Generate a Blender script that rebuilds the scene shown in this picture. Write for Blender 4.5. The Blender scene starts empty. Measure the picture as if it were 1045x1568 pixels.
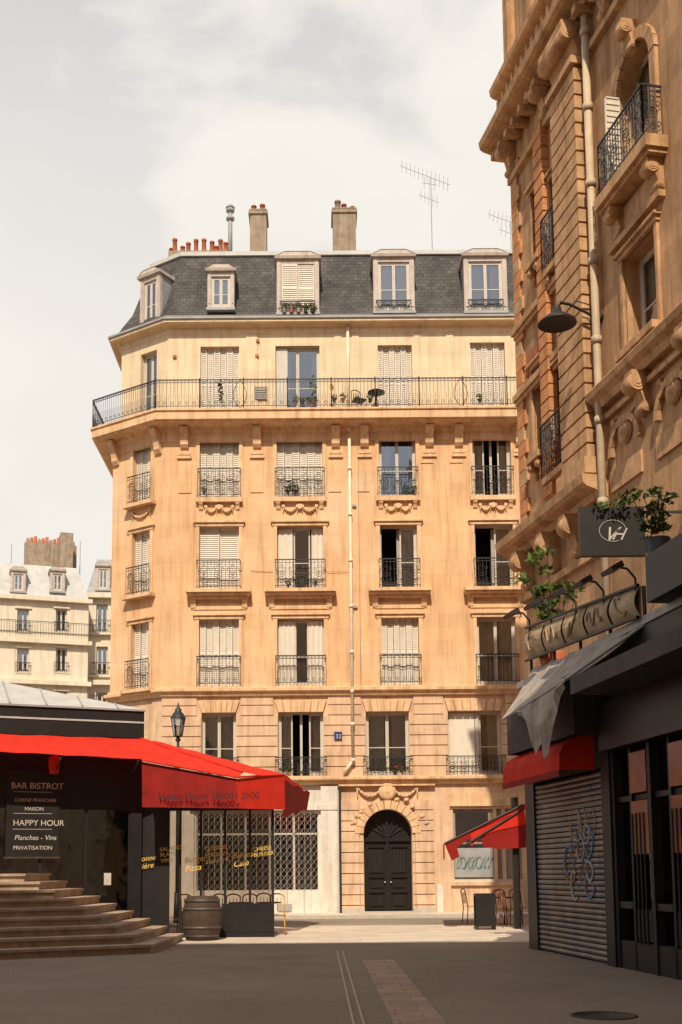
import bpy, math, random
from mathutils import Vector, Matrix
random.seed(7)
sc=bpy.context.scene
# ------------------------------------------------------------ survey camera
FL=1700.0; TH=math.radians(6.5); AL=math.radians(0.45)
CX=487.0; CY=1333-FL*math.tan(TH)
EYE=Vector((0,0,1.5))
FW=Vector((0,math.cos(TH),math.sin(TH)))
R0=Vector((1,0,0)); U0=Vector((0,-math.sin(TH),math.cos(TH)))
RT=R0*math.cos(AL)-U0*math.sin(AL); UP=U0*math.cos(AL)+R0*math.sin(AL)
def ray(px,py): return FW*FL+RT*(px-CX)-UP*(py-CY)
cam=bpy.data.cameras.new("camera"); co=bpy.data.objects.new("camera",cam)
sc.collection.objects.link(co); sc.camera=co
M=Matrix((RT,UP,-FW)).transposed().to_4x4(); M.translation=EYE; co.matrix_world=M
cam.sensor_width=36; cam.sensor_fit='AUTO'; cam.lens=36*FL/1568
cam.shift_x=(522.5-CX)/1568; cam.shift_y=(CY-784)/1568
cam.clip_end=3000; cam.clip_start=.1

class Fr:
    """vertical plane frame: x along wall, y into the wall, z up"""
    def __init__(s,o,u):
        s.o=Vector((o[0],o[1],0)); s.u=Vector((u[0],u[1],0)).normalized(); s.i=Vector((-s.u.y,s.u.x,0))
    def P(s,x,y,z): return s.o+s.u*x+s.i*y+Vector((0,0,z))
    def loc(s,px,py,y=0):
        p0=s.o+s.i*y; d=ray(px,py); k=(p0-EYE).dot(s.i)/d.dot(s.i); q=EYE+d*k
        return (q-s.o).dot(s.u), q.z
    def ang(s): return math.atan2(s.u.y,s.u.x)
WORLD=Fr((0,0),(1,0))

# ------------------------------------------------------------ materials
def N(t,k,**kw):
    n=t.nodes.new(k)
    for a,b in kw.items(): setattr(n,a,b)
    return n
def mat(name,base,rough=.85,var=.18,scale=2.0,bump=.15,bscale=60,streak=0.0,brick=None,metal=0,spec=.3,axis='x',tint=None,fine=.1,trans=0,bv=(.84,1.05)):
    m=bpy.data.materials.new(name); m.use_nodes=True; t=m.node_tree; L=t.links.new
    b=t.nodes["Principled BSDF"]; b.inputs["Roughness"].default_value=rough; b.inputs["Metallic"].default_value=metal
    b.inputs["Specular IOR Level"].default_value=spec
    tc=N(t,"ShaderNodeTexCoord")
    n1=N(t,"ShaderNodeTexNoise"); n1.inputs["Scale"].default_value=scale; n1.inputs["Detail"].default_value=6; n1.inputs["Roughness"].default_value=.65
    L(tc.outputs["Object"],n1.inputs["Vector"])
    def mixc(blend,fac,a,bb):
        x=N(t,"ShaderNodeMix",data_type='RGBA',blend_type=blend)
        for sock,v in ((x.inputs[0],fac),(x.inputs[6],a),(x.inputs[7],bb)):
            if isinstance(v,(int,float)): sock.default_value=v
            elif isinstance(v,tuple): sock.default_value=(*v,1)
            else: L(v,sock)
        return x.outputs[2]
    def ramp(src,a,bb,lo,hi):
        r=N(t,"ShaderNodeMapRange"); r.inputs[1].default_value=a; r.inputs[2].default_value=bb; r.inputs[3].default_value=lo; r.inputs[4].default_value=hi
        L(src,r.inputs[0]); return r.outputs[0]
    dark=tuple(c*(1-var) for c in base); lite=tuple(min(.92,c*(1+var)) for c in base)
    c=mixc('MIX',ramp(n1.outputs[0],.3,.7,0,1),dark,lite)
    if tint:
        n4=N(t,"ShaderNodeTexNoise"); n4.inputs["Scale"].default_value=tint[2]; n4.inputs["Detail"].default_value=4
        L(tc.outputs["Object"],n4.inputs["Vector"])
        c=mixc('MIX',ramp(n4.outputs[0],.48,.68,0,tint[1]),c,tint[0])
    n2=N(t,"ShaderNodeTexNoise"); n2.inputs["Scale"].default_value=bscale; n2.inputs["Detail"].default_value=4
    L(tc.outputs["Object"],n2.inputs["Vector"])
    if fine: c=mixc('MULTIPLY',1.0,c,mixc('MIX',ramp(n2.outputs[0],.35,.65,0,1),(1-fine*2,)*3,(1,1,1)))
    if streak:
        for sc_,lo_,k_ in (((2.6,2.6,.22),.48,1.0),((7,7,.5),.52,.8)):
            mp=N(t,"ShaderNodeMapping"); mp.inputs["Scale"].default_value=sc_
            L(tc.outputs["Object"],mp.inputs[0]); n3=N(t,"ShaderNodeTexNoise"); n3.inputs["Scale"].default_value=1.6; n3.inputs["Detail"].default_value=7
            L(mp.outputs[0],n3.inputs["Vector"])
            c=mixc('MULTIPLY',ramp(n3.outputs[0],lo_,.74,0,streak*k_),c,(.5,.40,.31))
    h=n2.outputs[0]
    if brick:
        bw,bh,ms,mcol=brick
        sp=N(t,"ShaderNodeSeparateXYZ"); L(tc.outputs["Object"],sp.inputs[0]); cb=N(t,"ShaderNodeCombineXYZ")
        L(sp.outputs[1 if axis=='y' else 0],cb.inputs[0]); L(sp.outputs[1 if axis=='g' else 2],cb.inputs[1])
        bt=N(t,"ShaderNodeTexBrick"); L(cb.outputs[0],bt.inputs["Vector"]); bt.inputs["Scale"].default_value=1
        bt.inputs["Brick Width"].default_value=bw; bt.inputs["Row Height"].default_value=bh; bt.inputs["Mortar Size"].default_value=ms
        bt.inputs["Color1"].default_value=(bv[0],bv[0],bv[0],1); bt.inputs["Color2"].default_value=(bv[1],bv[1],bv[1],1); bt.inputs["Mortar"].default_value=(*mcol,1)
        c=mixc('MULTIPLY',1.0,c,bt.outputs[0])
        ad=N(t,"ShaderNodeMath",operation='MULTIPLY_ADD'); L(bt.outputs[1],ad.inputs[0]); ad.inputs[1].default_value=-.9; L(h,ad.inputs[2]); h=ad.outputs[0]
    L(c,b.inputs["Base Color"])
    if trans:
        tr=N(t,"ShaderNodeBsdfTranslucent"); L(c,tr.inputs[0]); mx=N(t,"ShaderNodeMixShader"); mx.inputs[0].default_value=trans
        L(b.outputs[0],mx.inputs[1]); L(tr.outputs[0],mx.inputs[2]); L(mx.outputs[0],t.nodes["Material Output"].inputs[0])
    if bump:
        bp=N(t,"ShaderNodeBump"); bp.inputs["Strength"].default_value=bump; bp.inputs["Distance"].default_value=.02
        L(h,bp.inputs["Height"]); L(bp.outputs[0],b.inputs["Normal"])
    return m
def glassmat(name,tint=(.85,.9,.92),refl=.25):
    m=bpy.data.materials.new(name); m.use_nodes=True; t=m.node_tree; t.nodes.remove(t.nodes["Principled BSDF"])
    tr=N(t,"ShaderNodeBsdfTransparent"); tr.inputs[0].default_value=(*tint,1)
    gl=N(t,"ShaderNodeBsdfGlossy"); gl.inputs["Roughness"].default_value=.03; gl.inputs[0].default_value=(.9,.95,1,1)
    tc=N(t,"ShaderNodeTexCoord"); n=N(t,"ShaderNodeTexNoise"); n.inputs["Scale"].default_value=1.5; t.links.new(tc.outputs["Object"],n.inputs["Vector"])
    bp=N(t,"ShaderNodeBump"); bp.inputs["Strength"].default_value=.15; bp.inputs["Distance"].default_value=.05; t.links.new(n.outputs[0],bp.inputs["Height"]); t.links.new(bp.outputs[0],gl.inputs["Normal"])
    fr=N(t,"ShaderNodeFresnel"); fr.inputs[0].default_value=1.5
    ad=N(t,"ShaderNodeMath",operation='ADD'); ad.inputs[1].default_value=refl; t.links.new(fr.outputs[0],ad.inputs[0])
    mx=N(t,"ShaderNodeMixShader"); t.links.new(ad.outputs[0],mx.inputs[0]); t.links.new(tr.outputs[0],mx.inputs[1]); t.links.new(gl.outputs[0],mx.inputs[2])
    t.links.new(mx.outputs[0],t.nodes["Material Output"].inputs[0]); return m

MJ=(.86,.81,.76)
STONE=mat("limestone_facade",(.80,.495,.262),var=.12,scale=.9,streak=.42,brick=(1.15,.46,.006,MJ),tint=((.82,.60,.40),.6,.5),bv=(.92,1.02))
STONEP=mat("limestone_trim",(.78,.51,.29),var=.16,scale=2,streak=.55)
STONE5=mat("limestone_pale",(.80,.635,.42),var=.1,scale=1.2,streak=.35,brick=(1.3,.5,.005,MJ),bv=(.94,1.02))
STONE1=mat("limestone_lower",(.72,.49,.315),var=.16,scale=1.6,streak=.5)
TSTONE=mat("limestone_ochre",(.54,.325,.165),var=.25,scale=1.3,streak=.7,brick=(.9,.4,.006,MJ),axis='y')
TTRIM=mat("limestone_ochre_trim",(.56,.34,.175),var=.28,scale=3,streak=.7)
TBRICK=mat("brick_orange",(.60,.27,.11),var=.2,scale=3,streak=.3,brick=(.24,.085,.008,(1.15,1.2,1.2)),axis='y')
SLATE=mat("roof_slate",(.105,.098,.09),rough=.8,var=.35,scale=1.2,streak=.3,brick=(.24,.15,.012,(.5,.5,.5)),spec=.2,bv=(.72,1.1))
ZINC=mat("zinc_sheet",(.34,.335,.32),rough=.55,var=.2,scale=2,spec=.4)
ZINCL=mat("zinc_pale",(.5,.485,.45),rough=.55,var=.15,scale=2,spec=.4)
WPAINT=mat("white_paint_joinery",(.60,.54,.45),rough=.6,var=.08,scale=4,bump=.03)
DPAINT=mat("dormer_frame_paint",(.56,.48,.41),rough=.7,var=.15,scale=4,streak=.4,bump=.05)
SHUT=mat("shutter_cream_paint",(.76,.68,.555),rough=.6,var=.07,scale=5,streak=.15,bump=.03)
PIPE=mat("downpipe_cream",(.78,.66,.49),rough=.6,var=.12,scale=3,bump=.03)
PIPE2=mat("downpipe_tan",(.55,.43,.29),rough=.6,var=.15,scale=3,streak=.3,bump=.03)
IRON=mat("wrought_iron_black",(.018,.017,.018),rough=.5,var=.2,bump=0,fine=0,spec=.5)
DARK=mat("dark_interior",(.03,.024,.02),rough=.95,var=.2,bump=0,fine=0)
CURT=mat("curtain_cloth",(.64,.59,.5),rough=.95,var=.1,scale=6,bump=.05,trans=.3)
TERRA=mat("terracotta",(.42,.13,.06),var=.25,scale=8)
CHIM=mat("chimney_render",(.33,.255,.18),var=.25,scale=3,streak=.5)
BLACKP=mat("black_painted_wood",(.016,.014,.013),rough=.5,var=.3,scale=3,bump=.05,spec=.35)
DOORM=mat("door_dark_oak",(.014,.010,.008),rough=.45,var=.3,scale=5,bump=.08,spec=.35)
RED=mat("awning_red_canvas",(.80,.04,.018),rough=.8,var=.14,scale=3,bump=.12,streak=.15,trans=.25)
REDSH=mat("awning_red_shaded",(.27,.012,.008),rough=.85,var=.2,scale=3,bump=.12,streak=.2)  # same red canvas, with shade on the hanging parts put into the colour
GREYC=mat("awning_grey_canvas",(.46,.41,.35),rough=.85,var=.3,scale=3,bump=.2,streak=.4,trans=.15)
TARP=mat("dark_tarpaulin",(.055,.048,.045),rough=.7,var=.35,scale=3,bump=.2)
YEL=mat("yellow_sign_paint",(.85,.55,.13),rough=.6,var=.1,bump=0)
CHALK=mat("chalk_white",(.6,.54,.46),rough=.9,var=.15,bump=0)
WSHOP=mat("shop_white_paint",(.74,.68,.59),rough=.6,var=.12,scale=3,streak=.35)
METAL=mat("roller_shutter_metal",(.27,.22,.18),rough=.5,var=.35,scale=2.5,metal=.2,streak=.4,tint=((.13,.19,.28),.5,1.3))
ASPH=mat("asphalt",(.31,.245,.185),rough=.9,var=.16,scale=.45,bscale=50,bump=.4,fine=.24,tint=((.38,.31,.245),.6,.25))
PAVE=mat("pavement_stone",(.66,.56,.44),rough=.9,var=.12,scale=1.2,brick=(.9,.45,.01,(.75,.75,.75)),axis='g')
STRIP=mat("paving_slab_pink",(.42,.30,.225),rough=.9,var=.22,scale=3,brick=(.53,.42,.01,(.65,.65,.65)),axis='g')
KERB=mat("granite_kerb",(.5,.44,.36),rough=.85,var=.15,scale=6)
STEPM=mat("step_stone",(.46,.345,.25),rough=.85,var=.22,scale=3,streak=.4)
RATTAN=mat("rattan",(.65,.36,.10),var=.2,scale=8)
WOOD=mat("barrel_oak",(.075,.045,.03),rough=.7,var=.3,scale=6)
HOOP=mat("barrel_hoop_steel",(.12,.11,.10),rough=.5,var=.2,metal=.4)
LEAF=mat("leaf_green",(.13,.20,.035),rough=.6,var=.35,scale=9,bump=0,trans=.35)
LEAFD=mat("leaf_dark",(.035,.07,.02),rough=.6,var=.35,scale=9,bump=0,trans=.2)
PINK=mat("geranium_red",(.6,.06,.06),rough=.7,var=.3,scale=12,bump=0)
SIGNB=mat("signboard_beige",(.46,.35,.22),var=.25,scale=3,streak=.4)
GOLD=mat("sign_relief_bronze",(.34,.23,.12),rough=.5,var=.2,bump=0)
BLUE=mat("enamel_blue",(.03,.06,.2),rough=.3,var=.1,bump=0)
BOARD=mat("weathered_board",(.34,.28,.22),var=.2,scale=3,streak=.5)
WARMR=mat("reflection_and_chair_brown",(.22,.07,.025),rough=.25,var=.4,scale=2.5,spec=.5)  # warm reflections painted as colour on the shop panes; also the café chair finish
GRAF=[mat("graffiti_teal",(.08,.20,.20),bump=0),mat("graffiti_blue",(.16,.24,.38),bump=0),mat("graffiti_orange",(.38,.19,.09),bump=0),mat("graffiti_white",(.42,.42,.40),bump=0)]
BGW=mat("distant_wall_cream",(.76,.66,.50),var=.08,scale=.5,streak=.3)
GLASS=glassmat("window_glass",refl=.2); GLASSD=glassmat("shop_glass_dark",(.35,.33,.3),.12)

# ------------------------------------------------------------ mesh builder
def empty(name,loc=(0,0,0)):
    e=bpy.data.objects.new(name,None); e.location=loc; sc.collection.objects.link(e); return e
class MB:
    def __init__(s,name,parent=None,fr=WORLD):
        s.name=name; s.par=parent; s.fr=fr; s.v=[]; s.f=[]; s.mi=[]; s.ms=[]; s.sm=[]
    def m(s,mt):
        if mt not in s.ms: s.ms.append(mt)
        return s.ms.index(mt)
    def face(s,pts,mt,local=True,smooth=False):
        k=len(s.v)
        for p in pts: s.v.append(s.fr.P(*p) if local else Vector(p))
        s.f.append(tuple(range(k,k+len(pts)))); s.mi.append(s.m(mt)); s.sm.append(smooth)
    def box(s,x0,x1,y0,y1,z0,z1,mt):
        k=len(s.v)
        for z in (z0,z1):
            for x,y in ((x0,y0),(x1,y0),(x1,y1),(x0,y1)): s.v.append(s.fr.P(x,y,z))
        i=s.m(mt)
        for q in ((0,3,2,1),(4,5,6,7),(0,1,5,4),(1,2,6,5),(2,3,7,6),(3,0,4,7)):
            s.f.append(tuple(k+j for j in q)); s.mi.append(i); s.sm.append(False)
    def wcyl(s,p0,p1,r0,r1,mt,seg=8,caps=True,smooth=None):
        p0=Vector(p0);p1=Vector(p1); d=(p1-p0).normalized()
        a=d.cross(Vector((0,0,1)));
        if a.length<.01: a=Vector((1,0,0))
        a.normalize(); b=d.cross(a); k=len(s.v); i=s.m(mt); sm=seg>5 if smooth is None else smooth
        for p,r in ((p0,r0),(p1,r1)):
            for j in range(seg):
                t=2*math.pi*(j+.5)/seg; s.v.append(p+(a*math.cos(t)+b*math.sin(t))*r)
        for j in range(seg):
            n=(j+1)%seg; s.f.append((k+j,k+n,k+seg+n,k+seg+j)); s.mi.append(i); s.sm.append(sm)
        if caps:
            s.f.append(tuple(k+seg-1-j for j in range(seg))); s.f.append(tuple(k+seg+j for j in range(seg))); s.mi+= [i,i]; s.sm+=[False,False]
    def cyl(s,p0,p1,r0,r1,mt,seg=8): s.wcyl(s.fr.P(*p0),s.fr.P(*p1),r0,r1,mt,seg)
    def path(s,pts,r,mt,seg=4,local=True):
        for a,b in zip(pts,pts[1:]):
            if local: s.wcyl(s.fr.P(*a),s.fr.P(*b),r,r,mt,seg,False)
            else: s.wcyl(a,b,r,r,mt,seg,False)
    def lathe(s,c,prof,mt,seg=16,axis=Vector((0,0,1))):
        k=len(s.v); i=s.m(mt); c=Vector(c); ax=axis.normalized(); a=ax.cross(Vector((.3,.9,.1))).normalized(); b=ax.cross(a)
        for r,h in prof:
            for j in range(seg):
                t=2*math.pi*j/seg; s.v.append(c+ax*h+(a*math.cos(t)+b*math.sin(t))*r)
        for q in range(len(prof)-1):
            for j in range(seg):
                n=(j+1)%seg; s.f.append((k+q*seg+j,k+q*seg+n,k+(q+1)*seg+n,k+(q+1)*seg+j)); s.mi.append(i); s.sm.append(True)
    def prof(s,x0,x1,pts,mt):
        """extrude a (y,z) profile from x0 to x1"""
        n=len(pts)
        for j in range(n):
            a=pts[j];b=pts[(j+1)%n]; s.face([(x0,*a),(x1,*a),(x1,*b),(x0,*b)],mt)
        s.face([(x0,*p) for p in pts],mt); s.face([(x1,*p) for p in pts],mt)
    def wall(s,x0,x1,z0,z1,ops,mt,y=0,rev=.28,rm=None):
        xs=sorted({x0,x1}|{v for o in ops for v in o[:2] if x0<v<x1}); zs=sorted({z0,z1}|{v for o in ops for v in o[2:] if z0<v<z1})
        for a,b in zip(xs,xs[1:]):
            for c,d in zip(zs,zs[1:]):
                mx,mz=(a+b)/2,(c+d)/2
                if any(o[0]<mx<o[1] and o[2]<mz<o[3] for o in ops): continue
                s.face([(a,y,c),(b,y,c),(b,y,d),(a,y,d)],mt)
        rm=rm or mt
        for a,b,c,d in ops:
            s.face([(a,y,c),(a,y+rev,c),(a,y+rev,d),(a,y,d)],rm); s.face([(b,y,c),(b,y+rev,c),(b,y+rev,d),(b,y,d)],rm)
            s.face([(a,y,c),(b,y,c),(b,y+rev,c),(a,y+rev,c)],rm); s.face([(a,y,d),(b,y,d),(b,y+rev,d),(a,y+rev,d)],rm)
    def spandrel(s,xc,r,zs,mt,y=0,rev=.3,top=None,seg=16):
        top=top or zs+r
        for j in range(seg):
            a=math.pi*j/seg;b=math.pi*(j+1)/seg
            p=(xc+r*math.cos(a),zs+r*math.sin(a));q=(xc+r*math.cos(b),zs+r*math.sin(b))
            s.face([(p[0],y,p[1]),(q[0],y,q[1]),(q[0],y,top),(p[0],y,top)],mt)
            s.face([(p[0],y,p[1]),(q[0],y,q[1]),(q[0],y+rev,q[1]),(p[0],y+rev,p[1])],mt)
    def arch(s,xc,r0,r1,zs,mt,y0,y1,n=11,gap=.01):
        for j in range(n):
            a=math.pi*j/n+gap;b=math.pi*(j+1)/n-gap
            P=[(xc+r*math.cos(t),zs+r*math.sin(t)) for r,t in ((r0,a),(r1,a),(r1,b),(r0,b))]
            s.face([(p[0],y0,p[1]) for p in P],mt)
            for c,d in zip(P,P[1:]+P[:1]): s.face([(c[0],y0,c[1]),(d[0],y0,d[1]),(d[0],y1,d[1]),(c[0],y1,c[1])],mt)
    def sweep(s,path,profile,mt):
        pts=[Vector((p[0],p[1],0)) for p in path]; ns=[]
        for a,b in zip(pts,pts[1:]):
            d=(b-a).normalized(); ns.append(Vector((d.y,-d.x,0)))
        mit=[ns[0]]+[(a+b)/(1+a.dot(b)) for a,b in zip(ns,ns[1:])]+[ns[-1]]
        for (o0,z0),(o1,z1) in zip(profile,profile[1:]):
            for j in range(len(pts)-1):
                s.face([pts[j]+mit[j]*o0+Vector((0,0,z0)),pts[j+1]+mit[j+1]*o0+Vector((0,0,z0)),pts[j+1]+mit[j+1]*o1+Vector((0,0,z1)),pts[j]+mit[j]*o1+Vector((0,0,z1))],mt,local=False)
    def leaves(s,c,rad,n,size,mts):
        for _ in range(n):
            while True:
                d=Vector((random.uniform(-1,1),random.uniform(-1,1),random.uniform(-1,1)))
                if d.length<1: break
            p=Vector(c)+Vector((d.x*rad[0],d.y*rad[1],d.z*rad[2])); a=Vector((random.gauss(0,1),random.gauss(0,1),random.gauss(0,1))).normalized()
            b=a.cross(Vector((random.gauss(0,1),random.gauss(0,1),random.gauss(0,1)))).normalized(); z=size*random.uniform(.6,1.3)
            s.face([p-a*z,p-b*z*.45,p+a*z,p+b*z*.45],random.choice(mts),local=False)
    def done(s):
        me=bpy.data.meshes.new(s.name); me.from_pydata([tuple(v) for v in s.v],[],s.f); 
        for m_ in s.ms: me.materials.append(m_)
        me.polygons.foreach_set("material_index",s.mi); me.polygons.foreach_set("use_smooth",s.sm); me.update()
        o=bpy.data.objects.new(s.name,me); sc.collection.objects.link(o)
        if s.par: o.parent=s.par
        return o
def text(body,fr,x,y,z,size,mt,name,parent,shear=0,align='LEFT',tilt=0):
    c=bpy.data.curves.new(name,'FONT'); c.body=body; c.size=size; c.extrude=.002; c.shear=shear; c.align_x=align; c.materials.append(mt)
    o=bpy.data.objects.new(name,c); o.location=fr.P(x,y,z); o.rotation_euler=(math.pi/2,tilt,fr.ang()); sc.collection.objects.link(o); o.parent=parent; return o

def rail(mb,p0,p1,z0,h,step=.12,r=.009,style=1,mt=None):
    mt=mt or IRON; p0=Vector((p0[0],p0[1],0));p1=Vector((p1[0],p1[1],0)); L=(p1-p0).length; u=(p1-p0)/L; Z=Vector((0,0,1))
    for zz,rr in ((h,.022),(h*.9,.01),(.1,.013)): mb.wcyl(p0+Z*(z0+zz),p1+Z*(z0+zz),rr,rr,mt,4)
    n=max(2,int(L/step)); 
    for i in range(n+1):
        p=p0+u*L*i/n; mb.wcyl(p+Z*z0,p+Z*(z0+h),r,r,mt,4,False)
    def ring(c,R,rr):
        for k in range(10):
            a=2*math.pi*k/10;b=2*math.pi*(k+1)/10
            mb.wcyl(c+u*R*math.cos(a)+Z*R*math.sin(a),c+u*R*math.cos(b)+Z*R*math.sin(b),rr,rr,mt,3,False)
    if style==1:
        for i in range(n):
            c=p0+u*L*(i+.5)/n; ring(c+Z*(z0+h*.95),L/n*.35,.007)
            if i%2==0: ring(c+Z*(z0+h*.2),L/n*.42,.008)
            mb.wcyl(c+Z*(z0+.1),c+Z*(z0+h*.5),.006,.006,mt,3,False)
    elif style==2:
        k=max(1,int(L/.38)); w=L/k
        for i in range(k):
            c=p0+u*w*(i+.5); ring(c+Z*(z0+h*.5),w*.26,.01); ring(c+Z*(z0+h*.76),w*.13,.008); ring(c+Z*(z0+h*.24),w*.13,.008)
            ring(c+Z*(z0+h*.5),w*.1,.01)
            for sg in (-1,1):
                ring(c+u*sg*w*.3+Z*(z0+h*.68),w*.11,.008); ring(c+u*sg*w*.3+Z*(z0+h*.3),w*.11,.008)
def curtain(mb,x0,x1,y,z0,z1,mt=None,w=.07):
    n=max(4,int((x1-x0)/w)); 
    for i in range(n):
        a=x0+(x1-x0)*i/n;b=x0+(x1-x0)*(i+1)/n; ya=y+(.03 if i%2 else 0)+random.uniform(-.006,.006); yb=y+(0 if i%2 else .03)
        mb.face([(a,ya,z0),(b,yb,z0),(b,yb,z1),(a,ya,z1)],mt or CURT,smooth=True)
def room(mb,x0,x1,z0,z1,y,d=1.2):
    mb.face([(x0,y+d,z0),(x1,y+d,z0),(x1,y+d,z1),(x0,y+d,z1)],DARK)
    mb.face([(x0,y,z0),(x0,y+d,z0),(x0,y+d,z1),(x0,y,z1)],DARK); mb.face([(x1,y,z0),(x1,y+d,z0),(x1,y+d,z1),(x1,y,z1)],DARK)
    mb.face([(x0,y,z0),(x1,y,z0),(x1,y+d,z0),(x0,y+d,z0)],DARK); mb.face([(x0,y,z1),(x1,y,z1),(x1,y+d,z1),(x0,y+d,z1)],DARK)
def leaf(mb,x0,x1,y,z0,z1,mt,glass=True,bars=1):
    f=.05
    mb.box(x0,x0+f,y,y+.05,z0,z1,mt); mb.box(x1-f,x1,y,y+.05,z0,z1,mt)
    mb.box(x0+f,x1-f,y,y+.05,z0,z0+.16,mt); mb.box(x0+f,x1-f,y,y+.05,z1-f,z1,mt)
    for k in range(bars):
        zz=z0+(z1-z0)*(k+1)/(bars+1)*.9; mb.box(x0+f,x1-f,y+.006,y+.04,zz,zz+.03,mt)
    if glass: mb.face([(x0+f,y+.02,z0+.16),(x1-f,y+.02,z0+.16),(x1-f,y+.02,z1-f),(x0+f,y+.02,z1-f)],GLASS)
def window(mb,x0,x1,z0,z1,kind,y=0,dep=.2):
    Y=y+dep; w=x1-x0; f=.055
    if kind in('shut','solid'):
        mb.face([(x0,Y+.07,z0),(x1,Y+.07,z0),(x1,Y+.07,z1),(x0,Y+.07,z1)],DARK)
        n=6 if w>1.1 else 3
        if kind=='solid': n=2
        lw=w/n
        for i in range(n):
            a=x0+i*lw+.009;b=x0+(i+1)*lw-.009; yo=Y-.05+(.035 if i%2 else 0)+random.uniform(-.008,.008); st=.03
            mb.box(a,a+st,yo,yo+.04,z0,z1,SHUT); mb.box(b-st,b,yo,yo+.04,z0,z1,SHUT)
            for zz in (z0,(z0+z1)/2-.04,z1-.08): mb.box(a+st,b-st,yo+.002,yo+.038,zz,zz+.08,SHUT)
            mb.face([(a+st,yo+.034,z0),(b-st,yo+.034,z0),(b-st,yo+.034,z1),(a+st,yo+.034,z1)],SHUT)
            k=int((z1-z0)/.07)
            for j in range(k):
                zz=z0+(z1-z0)*j/k
                mb.face([(a+st,yo+.006,zz),(b-st,yo+.006,zz),(b-st,yo+.028,zz+.058),(a+st,yo+.028,zz+.058)],SHUT)
        return
    mb.box(x0,x0+f,Y,Y+.07,z0,z1,WPAINT); mb.box(x1-f,x1,Y,Y+.07,z0,z1,WPAINT); mb.box(x0+f,x1-f,Y,Y+.07,z1-f,z1,WPAINT)
    room(mb,x0,x1,z0,z1,Y+.071); xm=(x0+x1)/2; a,b=x0+f,x1-f; zt=z1-f
    if kind=='curt':
        leaf(mb,a,xm-.002,Y+.01,z0,zt,WPAINT); leaf(mb,xm+.002,b,Y+.01,z0,zt,WPAINT)
        curtain(mb,a,a+w*random.uniform(.32,.44),Y+.12,z0,zt); curtain(mb,b-w*random.uniform(.28,.42),b,Y+.12,z0,zt)
    elif kind=='glass':
        leaf(mb,a,xm-.002,Y+.01,z0,zt,WPAINT); leaf(mb,xm+.002,b,Y+.01,z0,zt,WPAINT); curtain(mb,a,a+w*.3,Y+.15,z0,zt); curtain(mb,b-w*.15,b,Y+.2,z0,zt)
    elif kind=='openR':   # dark left, leaf right
        leaf(mb,xm+.05,b,Y+.01,z0,zt,WPAINT); curtain(mb,xm-.05,b,Y+.14,z0,zt); 
    elif kind=='openM':
        leaf(mb,a,a+w*.28,Y+.01,z0,zt,WPAINT); leaf(mb,b-w*.28,b,Y+.01,z0,zt,WPAINT); curtain(mb,a,a+w*.24,Y+.14,z0,zt); curtain(mb,b-w*.2,b,Y+.14,z0,zt); mb.box(xm-.03,xm+.05,Y+.1,Y+.14,z0,zt,WPAINT)
    elif kind=='half':    # shutter panel left, glass right part
        curtain(mb,a,a+w*.3,Y-.04,z0,zt,SHUT,.2); leaf(mb,a+w*.32,b-w*.25,Y+.01,z0,zt,WPAINT); curtain(mb,b-w*.22,b,Y-.02,z0,zt,SHUT,.09)
    elif kind=='midgap':
        curtain(mb,a,a+w*.36,Y-.06,z0,zt,SHUT,.08); curtain(mb,b-w*.32,b,Y-.06,z0,zt,SHUT,.08); leaf(mb,a+w*.34,b-w*.3,Y+.01,z0,zt,WPAINT)
    elif kind=='pair':
        mb.box(a,a+w*.48,Y-.03,Y,z0,zt,SHUT); mb.box(a+w*.49,a+w*.56,Y-.04,Y+.05,z0,zt,WPAINT); leaf(mb,a+w*.57,b,Y+.01,z0,zt,WPAINT); curtain(mb,b-w*.2,b,Y+.14,z0,zt)
def architrave(mb,x0,x1,z0,z1,y,mt,w=.13,p=.045):
    mb.box(x0-w,x0,y-p,y+.02,z0,z1,mt); mb.box(x1,x1+w,y-p,y+.02,z0,z1,mt); mb.box(x0-w-.03,x1+w+.03,y-p-.02,y+.02,z1,z1+w*.9,mt)
    mb.box(x0-w-.08,x1+w+.08,y-p-.08,y+.02,z1+w*.9,z1+w*.9+.06,mt)
def bracket(mb,x0,x1,zt,zb,pr,y,mt):
    h=zt-zb
    mb.prof(x0,x1,[(y+.02,zt),(y-pr,zt),(y-pr,zt-.16*h),(y-pr*.85,zt-.3*h),(y-pr*.55,zt-.5*h),(y-pr*.42,zt-.72*h),(y-pr*.4,zt-.85*h),(y-pr*.2,zb),(y+.02,zb)],mt)
def swag(mb,x0,x1,z,y,drop,mt):
    n=8
    for i in range(n):
        t0=i/n;t1=(i+1)/n; f=lambda t:(x0+(x1-x0)*t, y-.05, z-drop*4*t*(1-t)); r=.03+.03*math.sin(math.pi*(t0+t1)/2)
        mb.cyl(f(t0),f(t1),r,r*random.uniform(.7,1.2),mt,6)
    for x in (x0,x1): mb.cyl((x,y-.07,z),(x,y,z),.06,.08,mt,8); mb.cyl((x,y-.04,z),(x,y-.02,z-drop*1.3),.035,.015,mt,6)

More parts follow.
